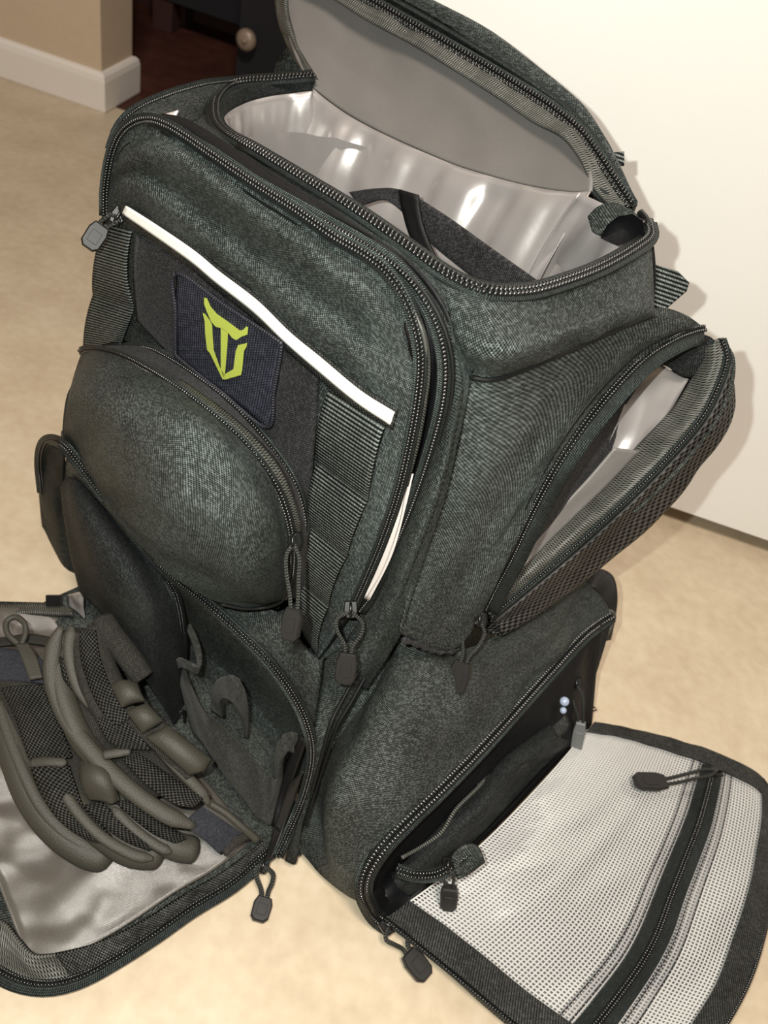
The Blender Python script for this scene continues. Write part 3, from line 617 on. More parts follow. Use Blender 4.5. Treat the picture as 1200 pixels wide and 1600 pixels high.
loft('edge_binding', [[p+toward(p)*.001 for p in cn([(640, 470, .0), (662, 520, .0), (667, 570, -.001), (664, 620, -.001), (652, 690, -.001), (634, 760, 0)])],
                      [p+toward(p)*.001 for p in cn([(652, 480, -.003), (668, 525, -.003), (673, 570, -.004), (669, 622, -.004), (657, 690, -.004), (638, 760, -.003)])]], M['binding'], bag, 50, 5, .002, [(.001, 60, 10, 2)], rot=False)
loft('pocket_inside', [[p-N*.009 for p in Z1[4:]], [p-N*.020-U*.002 for p in Z1[4:]], [p-N*.010+U*.002 for p in Z2[1:]]], M['dark'], bag, 80, 8, .001)
# two satin labels caught in the open zipper
loft('care_label', [[p+toward(p)*.006 for p in cn([(618, 768, -.002), (606, 810, -.002), (587, 870, -.002), (564, 932, .0)])], [p+toward(p)*.005 for p in cn([(633, 766, -.004), (622, 822, -.004), (599, 888, -.004), (571, 936, -.001)])]], M['tagwhite'], bag, 24, 8, .0008, [(.002, 30, 30, 2)], label='pinkish white satin label')
loft('care_label', [[p+toward(p)*.003 for p in cn([(634, 742, -.006), (624, 790, -.006), (602, 860, -.005), (568, 935, -.002)])], [p+toward(p)*.003 for p in cn([(645, 741, -.006), (634, 790, -.006), (612, 868, -.005), (577, 938, -.002)])]], M['tagwhite'], bag, 24, 5, .0008)
# reflective strip
loft('reflective_strip', [cn([(196, 322, .0115), (240, 350, .0125), (300, 391, .0125), (340, 424, .0115), (400, 470, .0125), (450, 519, .0125), (500, 560, .0125), (560, 610, .0120), (615, 645, .0105)]),
                          cn([(190, 334, .0112), (234, 364, .0120), (296, 408, .0120), (334, 440, .0112), (395, 488, .0120), (444, 535, .0120), (496, 580, .0120), (556, 629, .0118), (609, 664, .0103)])], M['reflect'], bag, 60, 6, .0012)
loft('strip_backing', [cn([(186, 318, .0095), (240, 343, .010), (300, 384, .010), (340, 417, .0095), (400, 462, .010), (450, 511, .010), (500, 552, .010), (560, 602, .0098), (620, 640, .0085)]),
                       cn([(182, 338, .0092), (230, 371, .0098), (292, 416, .0098), (330, 448, .0092), (391, 496, .0098), (440, 543, .0098), (492, 588, .0098), (552, 637, .0096), (612, 672, .0082)])], M['edge_tape'], bag, 60, 6, .0015)
# loop field and patch
loft('velcro_field', [cn([(212, 368, .0085), (260, 396, .0085), (320, 440, .0085), (400, 500, .0085), (450, 545, .0085), (494, 590, .0085)]), cn([(207, 420, .008), (255, 465, .008), (315, 520, .008), (390, 590, .008), (440, 640, .008), (488, 690, .008)]),
                      cn([(213, 500, .006), (250, 540, .006), (310, 600, .006), (380, 665, .006), (430, 720, .006), (480, 790, .006)])], M['felt'], bag, 40, 30, .003, [(.0008, 30, 30, 3)])
PC = [(275, 427), (352, 478), (432, 531), (439, 545), (428, 610), (417, 668), (345, 612), (280, 560), (274, 548), (274, 490)]
pt = loft('name_patch', [cn([(275, 427, .0115), (330, 463, .0120), (390, 503, .0120), (439, 535, .0115)]), cn([(274, 490, .0118), (328, 528, .0122), (384, 568, .0122), (429, 602, .0118)]), cn([(276, 556, .0112), (320, 592, .0116), (370, 630, .0116), (417, 670, .0110)])],
         M['patch'], bag, 24, 20, .003, [(.0006, 30, 30, 3)])
pb = MB(); add_tube(pb, spl([Pn(x, y, .0125) for x, y in PC], 90, True), .0013, 7); pb.build('patch_border', M['patch_edge'], pt)
EM = [[(430, 245), (455, 250), (485, 320), (540, 385), (620, 440), (735, 525), (765, 520), (790, 490), (806, 500), (800, 560), (745, 580), (705, 608), (670, 590), (635, 545), (600, 520), (575, 505), (530, 495), (490, 450), (455, 370), (430, 300)],
      [(418, 375), (440, 385), (480, 440), (500, 480), (503, 560), (512, 690), (565, 840), (606, 905), (606, 942), (588, 942), (480, 720), (455, 690), (440, 560), (435, 450)],
      [(572, 505), (634, 545), (628, 660), (608, 900), (594, 930), (572, 850)],
      [(798, 630), (792, 665), (770, 700), (755, 860), (745, 905), (606, 945), (598, 930), (612, 895), (680, 855), (700, 700), (720, 650), (770, 640)]]
eb = MB()
def earclip(P):
    idx = list(range(len(P))); T = []
    cr2 = lambda a, b, c: (b[0]-a[0])*(c[1]-a[1])-(b[1]-a[1])*(c[0]-a[0])
    area = sum(P[i][0]*P[(i+1) % len(P)][1]-P[(i+1) % len(P)][0]*P[i][1] for i in range(len(P)))
    sg = 1 if area > 0 else -1; guard = 0
    while len(idx) > 3 and guard < 500:
        guard += 1
        for k in range(len(idx)):
            i, j, l = idx[k-1], idx[k], idx[(k+1) % len(idx)]
            if cr2(P[i], P[j], P[l])*sg <= 0: continue
            if any(cr2(P[i], P[j], P[q])*sg >= 0 and cr2(P[j], P[l], P[q])*sg >= 0 and cr2(P[l], P[i], P[q])*sg >= 0 for q in idx if q not in (i, j, l)): continue
            T.append((i, j, l)); idx.pop(k); break
    T.append(tuple(idx)); return T, sg
def emblem(poly, n0, n1):
    P = [(240+x/5.4545, 420+y/5.4545) for x, y in poly]; n = len(P)
    vs = [Pn(x, y, n0) for x, y in P]+[Pn(x, y, n1) for x, y in P]
    T, sg = earclip(P)
    F = [tuple(i+n for i in (t if sg < 0 else t[::-1])) for t in T]
    for i in range(n):
        q = (i, (i+1) % n, (i+1) % n+n, i+n); F.append(q if sg < 0 else q[::-1])
    eb.add(vs, F, [(v.dot(U), v.z) for v in vs], False)
for e in EM: emblem(e, .0118, .0138)
eb.build('emblem', M['lime'], pt, None, 'raised lime green helmet emblem')
# webbing with sewn bars on the right, plain webbing on the left
def strapgrid(A, B_, bars, amp):
    return lambda s, t: amp*abs(math.sin(math.pi*bars*s))**.6
loft('webbing_strap', [cn([(512, 612, .0095), (500, 690, .0085), (490, 760, .008), (482, 830, .008), (474, 900, .009), (472, 950, .010), (482, 1004, .010)]),
                       cn([(600, 668, .0085), (586, 740, .008), (570, 795, .0075), (550, 850, .0075), (528, 905, .008), (508, 965, .009), (496, 1022, .010)])], M['webbing'], bag, 90, 14, .0016, None, rot=True, disp=strapgrid(0, 0, 4, .0045))
loft('webbing_strap', [cn([(163, 350, .0075), (152, 420, .005), (140, 500, .003), (132, 560, .003)]), cn([(205, 362, .0080), (204, 430, .006), (208, 490, .004), (186, 560, .003)])], M['webbing'], bag, 50, 10, .0016, None, rot=True, disp=strapgrid(0, 0, 2, .004))
s_ = Pn(184, 338, .010)
pull(bag, s_, Pd(160, 352, s_, .004), Pd(136, 388, s_, .004), toward(s_), tipw=.0135, tiph=.008, slider=True, loop=.004, point=False)
s_ = Pn(548, 952, .010)
pull(bag, s_, Pd(544, 1020, s_, .008), Pd(537, 1068, s_, .004), toward(s_), tipw=.0150, loop=.011, point=False, sdir=ya*-1)

# --- bulging middle pocket
MZ = cn([(128, 549, .035), (140, 545, .04), (165, 548, .046), (200, 560, .05), (260, 594, .055), (330, 645, .056), (390, 700, .055), (435, 765, .05), (456, 830, .045), (458, 890, .04), (447, 933, .036)])
loft('middle_pocket', [[p-toward(p)*.001 for p in MZ],
    cn([(118, 578, .056), (135, 570, .064), (165, 578, .074), (205, 596, .082), (265, 634, .088), (328, 687, .089), (378, 742, .084), (415, 798, .075), (434, 852, .064), (440, 900, .053), (438, 938, .042)]),
    cn([(110, 606, .072), (125, 604, .082), (155, 622, .094), (198, 654, .102), (250, 698, .107), (305, 755, .107), (350, 808, .100), (388, 855, .087), (413, 893, .071), (425, 922, .056), (430, 941, .044)]),
    cn([(104, 630, .076), (118, 634, .086), (150, 658, .099), (190, 695, .107), (238, 745, .112), (290, 800, .110), (336, 850, .101), (375, 893, .086), (402, 918, .070), (416, 932, .056), (424, 942, .044)]),
    cn([(100, 660, .070), (115, 670, .080), (145, 702, .093), (180, 745, .101), (225, 797, .106), (275, 846, .103), (320, 884, .093), (360, 914, .079), (392, 933, .065), (410, 942, .054), (418, 945, .044)]),
    cn([(98, 700, .054), (110, 720, .064), (135, 755, .075), (170, 800, .084), (215, 850, .088), (262, 895, .086), (305, 922, .077), (345, 942, .064), (375, 950, .054), (395, 950, .046), (408, 950, .040)])],
     M['cordura'], bag, 70, 60, .0018, [(.005, 10, 8, 5.1), (.0022, 26, 18, 2), (.001, 40, 40, 3)])
loft('pocket_gusset', [[p-U*.002 for p in MZ], cn([(150, 545, .02), (170, 540, .026), (200, 548, .03), (230, 565, .032), (290, 605, .034), (350, 652, .035), (405, 706, .033), (448, 768, .03), (468, 832, .027), (470, 890, .024), (458, 935, .022)]),
                        cn([(183, 552, .010), (192, 543, .010), (212, 539, .010), (245, 546, .010), (305, 583, .010), (365, 630, .010), (422, 692, .010), (462, 752, .010), (480, 810, .010), (482, 870, .010), (470, 935, .010)])], M['felt'], bag, 60, 12, .0018, WS)
LE = cn([(128, 549, .035), (118, 578, .056), (110, 606, .072), (104, 630, .076), (100, 660, .070), (98, 700, .054)])
loft('pocket_gusset', [LE, [p-N*((p-O).dot(N)*.5) for p in LE], [p-N*((p-O).dot(N)) for p in LE]], M['cordura_shaded'], bag, 24, 8, .0015)
LF = cn([(164, 330, .003), (156, 400, .002), (142, 490, .0), (130, 575, .0), (130, 640, .0)])
loft('pocket_gusset', [LF, [p-N*.03 for p in LF]], M['cordura_shaded'], bag, 24, 6, .0015)
zipper([p+N*.001 for p in MZ], bag, toward, .007, 0, True, .0022, .0022)
MZ2 = cn([(184, 556, .013), (192, 545, .013), (212, 541, .013), (245, 549, .013), (305, 586, .013), (365, 633, .013), (420, 694, .013), (460, 754, .013), (477, 812, .013), (474, 850, .015)])
zipper(MZ2, bag, toward, .007, 0, False, .0022, .0024)
loft('pocket_binding', [cn([(275, 598, .050), (330, 636, .050), (385, 684, .049), (432, 746, .046), (458, 810, .042), (464, 838, .040)]), cn([(283, 592, .040), (340, 632, .040), (396, 680, .040), (442, 738, .038), (468, 806, .034), (472, 836, .032)])], M['binding'], bag, 50, 6, .002, [(.0015, 30, 10, 3)], rot=False)
s_ = Pn(462, 846, .046)
pull(bag, s_, Pd(460, 950, s_, .006), Pd(452, 1000, s_, .004), toward(s_)-xa*.4, tipw=.0125, loop=.0055, point=False, sdir=ya*-1)
tube('pocket_hem', cn([(345, 944, .068), (380, 951, .056), (410, 950, .044), (432, 944, .038), (447, 933, .036)]), .0014, M['seam'], bag, 20, 6)

# --- lower front: panel above the compartment, corner gusset, compartment
LZ = cn([(66, 770, .058), (62, 725, .062), (66, 697, .068), (78, 687, .074), (100, 697, .081), (135, 740, .08), (175, 792, .078), (250, 882, .073), (320, 940, .068), (370, 985, .064), (420, 1035, .060), (460, 1090, .056), (482, 1140, .056), (488, 1185, .057), (476, 1240, .064), (455, 1292, .078), (434, 1338, .097)])
loft('front_panel', [cn([(98, 672, .055), (150, 742, .055), (200, 800, .053), (300, 905, .045), (395, 945, .036), (440, 960, .026), (470, 1000, .010), (505, 1035, .004)]),
                     cn([(98, 684, .070), (145, 745, .070), (195, 808, .068), (275, 900, .06), (370, 965, .052), (435, 1025, .042), (478, 1080, .034), (500, 1100, .026)]),
                     [p.copy() for p in LZ[4:14]]], M['cordura_soft'], bag, 60, 18, .0018, [(.0025, 14, 14, 3)])
zipper(LZ, bag, toward, .009, 0, True, .0022, .0022)
SD = cn([(628, 1000, -.03), (592, 1058, -.03), (535, 1128, .0), (508, 1175, .02), (488, 1230, .04), (474, 1285, .062), (467, 1325, .078)])
loft('corner_gusset', [cn([(505, 1030, .004), (500, 1080, .026), (490, 1150, .052), (487, 1195, .056), (476, 1245, .063), (458, 1300, .078), (445, 1345, .09)]),
                       cn([(555, 1000, .002), (535, 1075, .018), (512, 1140, .042), (500, 1190, .052), (484, 1245, .062), (468, 1300, .078), (462, 1350, .086)]), SD], M['cordura_soft'], bag, 50, 14, .0018, [(.002, 16, 30, 4)])
seam(cn([(560, 1050, .004), (537, 1090, .022), (517, 1130, .04), (503, 1180, .052), (488, 1235, .062)]), bag, .0015)
seam(cn([(575, 1050, -.005), (550, 1095, .014), (527, 1135, .03), (508, 1190, .044), (492, 1240, .056), (478, 1290, .07)]), bag, .0013)
loft('left_gusset', [cn([(76, 686, .068), (62, 700, .058), (59, 740, .052), (63, 800, .048), (72, 870, .046), (84, 925, .05), (92, 948, .054)]),
                     cn([(84, 700, .072), (78, 730, .066), (80, 770, .062), (86, 830, .058), (98, 890, .058), (112, 935, .06), (118, 955, .064)]),
                     cn([(100, 702, .076), (98, 745, .064), (100, 790, .056), (112, 850, .052), (130, 910, .052), (148, 950, .054), (155, 965, .056)])], M['cordura_shaded'], bag, 44, 16, .002, [(.003, 20, 20, 6)])
loft('compartment_wall', [[p-N*.004-W*.003 for p in LZ[4:14]],
                     cn([(102, 760, .055), (150, 830, .05), (200, 900, .045), (255, 960, .04), (310, 1010, .036), (360, 1060, .034), (405, 1110, .034), (440, 1165, .036), (455, 1210, .042), (455, 1240, .048)]),
                     [uw(-.245+.0355*i, .036+.003*i, .02) for i in range(10)],
                     [uw(-.243+.0345*i, .104, .014) for i in range(10)]], M['cordura_soft'], bag, 64, 44, .0015, [(.003, 12, 12, 4)])
# padded inner pocket with its own zipper
loft('inner_pocket', [cn([(94, 760, .068), (104, 746, .070), (125, 752, .072), (165, 795, .072), (205, 840, .071), (245, 888, .069), (275, 930, .064), (288, 985, .058), (288, 1035, .054)]),
                      cn([(98, 800, .078), (112, 790, .084), (140, 815, .09), (175, 856, .092), (210, 905, .092), (240, 955, .088), (262, 1000, .08), (280, 1040, .070), (290, 1080, .06)]),
                      cn([(108, 860, .083), (128, 865, .092), (155, 895, .10), (185, 940, .102), (215, 990, .1), (242, 1040, .094), (262, 1080, .085), (282, 1110, .074), (298, 1130, .062)]),
                      cn([(125, 930, .08), (145, 945, .09), (170, 975, .098), (200, 1020, .1), (228, 1065, .098), (252, 1100, .092), (272, 1130, .084), (290, 1150, .074), (304, 1160, .064)])], M['cordura_shaded'], bag, 50, 36, .002, [(.003, 14, 14, 2)])
zipper(cn([(262, 905, .070), (276, 935, .068), (284, 975, .064), (286, 1010, .061), (285, 1045, .06)]), bag, toward, .007, 0, True, .0020, .0020)
seam(cn([(290, 1150, .076), (286, 1110, .078), (270, 1130, .088)]), bag, .0015)
# felt pouches with sagging mouths
loft('felt_pouch', [cn([(274, 1040, .064), (290, 1050, .066), (318, 1108, .066), (345, 1130, .066), (380, 1165, .064), (420, 1212, .062), (434, 1206, .062), (442, 1180, .058)]),
                    cn([(284, 1085, .072), (300, 1095, .076), (325, 1140, .078), (352, 1170, .078), (385, 1205, .076), (415, 1245, .072), (430, 1245, .070), (440, 1225, .064)]),
                    cn([(300, 1145, .078), (318, 1165, .084), (342, 1200, .088), (365, 1230, .090), (390, 1260, .089), (412, 1285, .086), (424, 1288, .082), (434, 1275, .074)])], M['felt_grey'], bag, 50, 26, .0025, [(.0025, 22, 22, 4)])
loft('pouch_mouth', [cn([(270, 1038, .068), (276, 1030, .074), (292, 1036, .076), (312, 1042, .070), (316, 1025, .064), (310, 1000, .060), (298, 975, .056)]), cn([(276, 1050, .066), (282, 1044, .074), (295, 1048, .076), (310, 1054, .070), (311, 1035, .066), (304, 1005, .062), (296, 985, .058)])], M['felt_grey'], bag, 40, 6, .0025)
loft('pouch_mouth', [cn([(330, 1112, .066), (330, 1082, .068), (340, 1062, .072), (360, 1057, .072), (380, 1072, .068), (388, 1105, .062), (388, 1150, .058)]), cn([(346, 1122, .068), (342, 1100, .074), (350, 1092, .078), (366, 1100, .078), (376, 1118, .072), (382, 1130, .066), (386, 1155, .060)])], M['felt_grey'], bag, 44, 12, .0025, [(.001, 40, 40, 2)])
loft('pouch_mouth', [cn([(428, 1215, .064), (428, 1180, .068), (436, 1158, .068), (452, 1148, .062), (466, 1150, .056)]), cn([(436, 1225, .064), (437, 1195, .07), (444, 1180, .07), (455, 1172, .064), (462, 1180, .058)])], M['felt_grey'], bag, 30, 8, .0025)
loft('divider_strap', [cn([(468, 1150, .058), (450, 1190, .062), (436, 1240, .07), (424, 1290, .085)]), cn([(478, 1160, .058), (462, 1205, .062), (446, 1255, .07), (436, 1300, .085)])], M['dark'], bag, 24, 5, .002)
loft('rim_tape', [cn([(474, 1205, .060), (462, 1245, .066), (444, 1290, .08), (424, 1340, .1)]), cn([(450, 1225, .066), (436, 1270, .078), (422, 1315, .092), (412, 1345, .104)])], M['plastic'], bag, 24, 6, .0015, [(.001, 20, 20, 1)])
mb = MB(); add_grid(mb, grid_of([cn([(104, 930, .084), (128, 926, .082), (131, 945, .082)]), cn([(108, 948, .086), (120, 958, .086), (132, 968, .084)])], 12, 10), .001, [(.003, 60, 60, 2)]); mb.build('lining_corner', M['lining'], bag)

# --- front flap folded down on the floor
FR = cz([(418, 1332, .012), (362, 1382, .010), (300, 1420, .008), (240, 1462, .007), (180, 1500, .006), (125, 1529, .006), (75, 1540, .006), (25, 1531, .006), (-25, 1500, .006), (-70, 1455, .006)])
def fl(i, t, z):   # flap points: i along the hinge 0..1, t outwards 0..1
    hp = uw(-.243+.310*i, .086, z)
    right = uw(.02, .284, z); left = uw(-.315, .285, z)
    return hp.lerp(left.lerp(right, i), t)
def flaprow(t, z, i0=0.0, i1=1.0, k=9): return [fl(i0+(i1-i0)*j/(k-1), t, z) for j in range(k)]
# outline rows follow the photographed right edge
def edge(t):       # right edge of the flap at parameter t
    return FRd[min(len(FRd)-1, int(t*(len(FRd)-1)))]
FRd = resample(dense(FR[:8], 12), 101)
def frow(t, dz, inset=0.0, k=10):
    e = edge(t); l = Pz(100, 942, .008).lerp(Pz(-190, 935, .006), t)
    d = (l-e); L_ = d.length; a = e+d*(inset/L_); b_ = l-d*(inset/L_)
    return [(b_.lerp(a, j/(k-1)))+W*dz for j in range(k)]
TT = [0, .12, .25, .4, .55, .7, .85, 1.0]
loft('front_flap', [frow(t, 0) for t in TT], M['cordura_soft'], bag, 50, 40, .004, [(.003, 14, 14, 5)])
loft('front_flap_lining', [frow(.02+.91*t, .0055+.004*math.sin(3*t), .015) for t in TT], M['lining_shaded'], bag, 110, 90, .001, [(.006, 13, 13, 8.8), (.004, 34, 9, 3.3), (.0015, 60, 60, 1)])
FRall = dense(FR, 12)
BA = [p+W*.007 for p in resample(FRall, 60)]
BB = [p+W*.010 for p in spl(cz([(412, 1322, .014), (352, 1366, .012), (285, 1408, .012), (225, 1446, .012), (160, 1478, .012), (115, 1492, .014), (70, 1500, .014), (45, 1495, .014), (22, 1466, .014), (8, 1448, .014), (-30, 1428, .012), (-80, 1390, .012)]), 60)]
loft('flap_binding', [BA[:38], BB[:38]], M['edge_tape'], bag, 80, 10, .003, [(.005, 40, 20, 2), (.003, 90, 40, 6)], label='black edge binding')
loft('flap_binding', [BA[37:], BB[37:]], M['binding'], bag, 50, 10, .003, [(.006, 40, 20, 2)], label='ribbed folded corner binding')
zipper([p+W*.007 for p in FRall[::5]], bag, lambda p: W, .008, -1, True, .0022, .0024)
tl = spl(cz([(-60, 935, .010), (0, 944, .012), (50, 942, .016), (95, 946, .022), (112, 952, .03)]), 30)
loft('flap_binding', [tl, [p+W*.004 for p in spl(cz([(-60, 960, .012), (0, 962, .012), (50, 960, .016), (92, 962, .022), (112, 962, .03)]), 30)]], M['binding'], bag, 40, 6, .004, WS)
mb = MB(); prism(mb, [(-.006, -.005), (.007, -.005), (.007, .005), (-.006, .005)], xa, ya, za, Pz(83, 938, .03), .006); mb.build('zipper_pull', M['plastic_shine'], bag)
pull(bag, Pz(411, 1352, .016), Pz(414, 1402, .010), Pz(403, 1440, .009), W, tipw=.0145, loop=.0085, point=False, mat='plastic', cordr=.0019)

# --- lower right side pocket
SZ2 = cn([(606, 1447, .060), (588, 1434, .066), (576, 1416, .071), (568, 1392, .074), (574, 1362, .068), (600, 1322, .052), (640, 1280, .025), (690, 1232, -.01), (760, 1160, -.07), (850, 1060, -.16), (905, 1000, -.215), (935, 975, -.245), (956, 962, -.262)])
rowsS = [[p.copy() for p in SD[::-1]]+cn([(665, 1010, -.05), (720, 1015, -.075), (765, 1000, -.1), (800, 980, -.125), (850, 945, -.17), (885, 918, -.205), (905, 900, -.23)]),
         cn([(500, 1366, .075), (500, 1330, .072), (505, 1280, .066), (520, 1225, .056), (545, 1175, .04), (585, 1125, .02), (640, 1080, -.01), (695, 1055, -.04), (745, 1035, -.075), (790, 1012, -.11), (830, 985, -.145), (870, 955, -.185), (900, 930, -.22), (925, 918, -.245)]),
         cn([(540, 1398, .074), (530, 1360, .076), (536, 1318, .070), (556, 1268, .058), (590, 1215, .038), (635, 1165, .012), (690, 1118, -.025), (740, 1078, -.06), (785, 1045, -.1), (820, 1020, -.13), (860, 992, -.17), (895, 965, -.21), (920, 948, -.235), (945, 938, -.255)]),
         [p-U*.001 for p in SZ2[2:]]]
loft('side_pocket', rowsS, M['cordura_soft'], bag, 80, 44, .002, [(.006, 11, 11, 6.6), (.003, 26, 26, 2.2)])
zipper([p+toward(p)*.001 for p in SZ2], bag, toward, .014, 0, True, .0028, .0046)
tube('pocket_piping', [p-U*.005+W*.001 for p in SZ2[3:]], .0013, M['seam'], bag, 60, 6)
hingeS = cz([(600, 1436, .012), (640, 1412, .014), (700, 1362, .016), (775, 1294, .016), (850, 1215, .016), (905, 1155, .016), (925, 1132, .016)])
loft('side_pocket_interior', [[p-U*.004-W*.003 for p in SZ2], cn([(590, 1425, .055), (595, 1400, .045), (610, 1375, .035), (645, 1325, .015), (690, 1280, -.015), (745, 1220, -.06), (800, 1155, -.11), (865, 1085, -.165), (900, 1045, -.2), (920, 1010, -.225), (938, 990, -.24)]), hingeS], M['dark'], bag, 60, 24, .002, [(.004, 20, 20, 7)])
loft('inner_pouch', [cn([(610, 1365, .05), (660, 1318, .015), (705, 1270, -.02), (745, 1228, -.055), (790, 1180, -.095), (830, 1150, -.13), (862, 1128, -.16)]),
                     cn([(622, 1385, .055), (672, 1338, .02), (722, 1292, -.015), (765, 1245, -.05), (805, 1200, -.09), (842, 1172, -.12), (872, 1150, -.15)]),
                     [p-U*.002+W*.006 for p in cz([(640, 1408, .016), (690, 1368, .02), (745, 1318, .02), (790, 1272, .02), (830, 1228, .02), (865, 1192, .02), (892, 1165, .02)])]], M['cordura_shaded'], bag, 50, 18, .002, [(.006, 22, 22, 3), (.003, 50, 50, 8)])
tube('pouch_binding', cn([(628, 1340, .04), (660, 1322, .018), (690, 1300, -.0), (712, 1265, -.02), (745, 1232, -.05), (775, 1200, -.085), (800, 1190, -.1)]), .0016, M['binding'], bag, 40, 6)
loft('zip_band', [cn([(745, 1225, -.055), (800, 1180, -.1), (850, 1135, -.15), (880, 1100, -.18)]), cn([(770, 1246, -.055), (815, 1205, -.1), (865, 1165, -.15), (892, 1135, -.175)])], M['edge_tape'], bag, 30, 6, .002, WS)
zipper(cn([(620, 1360, .052), (650, 1368, .045), (685, 1365, .03), (715, 1345, .012), (735, 1330, .0)]), bag, toward, .010, 0, True, .0024, .0030)
loft('cloth_fold', [cn([(706, 1345, .018), (716, 1330, .01), (738, 1322, 0), (752, 1340, .0)]), cn([(722, 1372, .018), (730, 1368, .01), (742, 1360, .004), (752, 1352, .002)])], M['cordura_soft'], bag, 20, 10, .004, WS)
for (x, y, n, r) in ((882, 1096, -.155, .0042), (880, 1110, -.15, .0030)):
    mb = MB(); p = Pn(x, y, n); add_tube(mb, [p-toward(p)*.003, p, p+toward(p)*.0015, p+toward(p)*.0022], [r*.9, r, r*.8, r*.3], 14); mb.build('snap_button', M['blue'], bag, label='pale blue round button')
loft('pocket_end', [cn([(957, 960, -.262), (950, 992, -.258), (936, 1040, -.248), (922, 1085, -.238), (918, 1135, -.225)]), cn([(925, 990, -.238), (915, 1030, -.225), (905, 1075, -.21), (898, 1110, -.2), (900, 1150, -.195)])], M['cordura_shaded'], bag, 30, 12, .002, [(.003, 30, 30, 4)])
tube('pocket_hood', cn([(935, 958, -.255), (955, 955, -.265), (960, 966, -.268), (952, 985, -.262), (944, 1000, -.256)]), .0018, M['binding'], bag, 24, 7)
pull(bag, Pn(901, 1068, -.2), Pn(908, 1128, -.19), Pn(899, 1174, -.185), toward(Pn(905, 1110, -.2)), mat='plastic_grey', tipw=.0115, loop=.006, point=False, sdir=ya*-1, label='zipper pull with a grey tip')
pull(bag, Pn(700, 1352, .02), Pn(703, 1386, .022), Pn(700, 1420, .022), toward(Pn(700, 1370, .02)), tipw=.0140, loop=.005, point=False, sdir=ya*-1)
pull(bag, Pz(604, 1448, .016), Pz(636, 1488, .010), Pz(668, 1528, .008), W, tipw=.0165, loop=.013, point=False, bow=-.004, cordr=.0017)
s_ = Pn(752, 968, -.082)+toward(Pn(752, 968, -.082))*.004
pull(bag, s_, Pd(724, 1034, s_, .004), Pd(709, 1084, s_, .0), toward(s_)-xa*.25, tipw=.0165, loop=.009, point=True, sdir=ya*-1)
# hip belt loop beyond
loft('hip_belt', [cn([(882, 912, -.27), (905, 893, -.29), (935, 888, -.3), (958, 900, -.305), (965, 930, -.3), (962, 965, -.295), (955, 1000, -.29)]), cn([(885, 930, -.262), (905, 918, -.275), (928, 918, -.282), (938, 935, -.285), (938, 960, -.28), (936, 985, -.275), (930, 1005, -.268)])], M['plastic'], bag, 40, 10, .004, WS)
tube('loose_threads', cn([(915, 1108, -.228), (924, 1104, -.235), (930, 1106, -.24)]), .0008, M['seam'], bag, 10, 5)
tube('loose_threads', cn([(915, 1114, -.226), (924, 1112, -.232), (932, 1109, -.24)]), .0008, M['seam'], bag, 10, 5)

# --- clear organiser flap lying on the floor to the right
CF = [cz(L) for L in (
    [(922, 1136, .014), (985, 1146, .010), (1050, 1163, .010), (1120, 1187, .010), (1172, 1213, .009), (1206, 1252, .008)],
    [(852, 1218, .022), (925, 1226, .026), (1003, 1246, .018), (1085, 1276, .014), (1155, 1305, .012), (1212, 1345, .008)],
    [(774, 1300, .022), (845, 1322, .032), (935, 1352, .024), (1025, 1388, .014), (1112, 1422, .012), (1188, 1446, .008)],
    [(698, 1368, .020), (772, 1402, .026), (855, 1442, .022), (945, 1492, .014), (1052, 1535, .010), (1150, 1556, .008)],
    [(600, 1440, .012), (682, 1506, .010), (764, 1574, .010), (862, 1652, .010), (945, 1704, .010), (1044, 1725, .008)])]
CG = grid_of(CF, 61, 61)
def cs(s, t, dz=0.0):
    x, y = min(max(s, 0), 1)*60, min(max(t, 0), 1)*60; i, j = min(int(x), 59), min(int(y), 59); a, b_ = x-i, y-j
    return CG[j][i].lerp(CG[j][i+1], a).lerp(CG[j+1][i].lerp(CG[j+1][i+1], a), b_)+W*dz
def rip(s, t): return .0030*noise.noise(V((s*4+t*2, t*6-s*2, 2)))+.0016*noise.noise(V((s*11+t*5, t*5, 5)))+.0022*math.exp(-((s*.9+t*.25-.42)/.035)**2)*math.sin(math.pi*min(1, max(0, t)))
def patch(s0, s1, t0, t1, dz, k=40): return [[cs(s0+(s1-s0)*i/(k-1), t0+(t1-t0)*j/(k-1), dz+(rip(s0+(s1-s0)*i/(k-1), t0+(t1-t0)*j/(k-1)))) for i in range(k)] for j in range(k)]
def sheet(name, G, mat, thick, parent=bag, **kw):
    mb = MB(); add_grid(mb, G, thick, None, W); return mb.build(name, mat, parent, **kw)
sheet('organiser_flap', patch(0, 1, 0, 1, 0), M['edge_tape'], .005)
sheet('organiser_lining', patch(.01, .96, .02, .98, .003), M['underlay'], .001)
S0, S1 = .60, .70          # zipper strip across the flap
fa = sheet('clear_film', patch(.0, S0+.01, .035, .92, .0075, 60), M['film'], 0, label='clear vinyl window with white grid threads')
fb = sheet('clear_film', patch(S1-.01, .93, .035, .95, .0075, 40), M['film'], 0, label='narrow clear vinyl window with white grid threads')
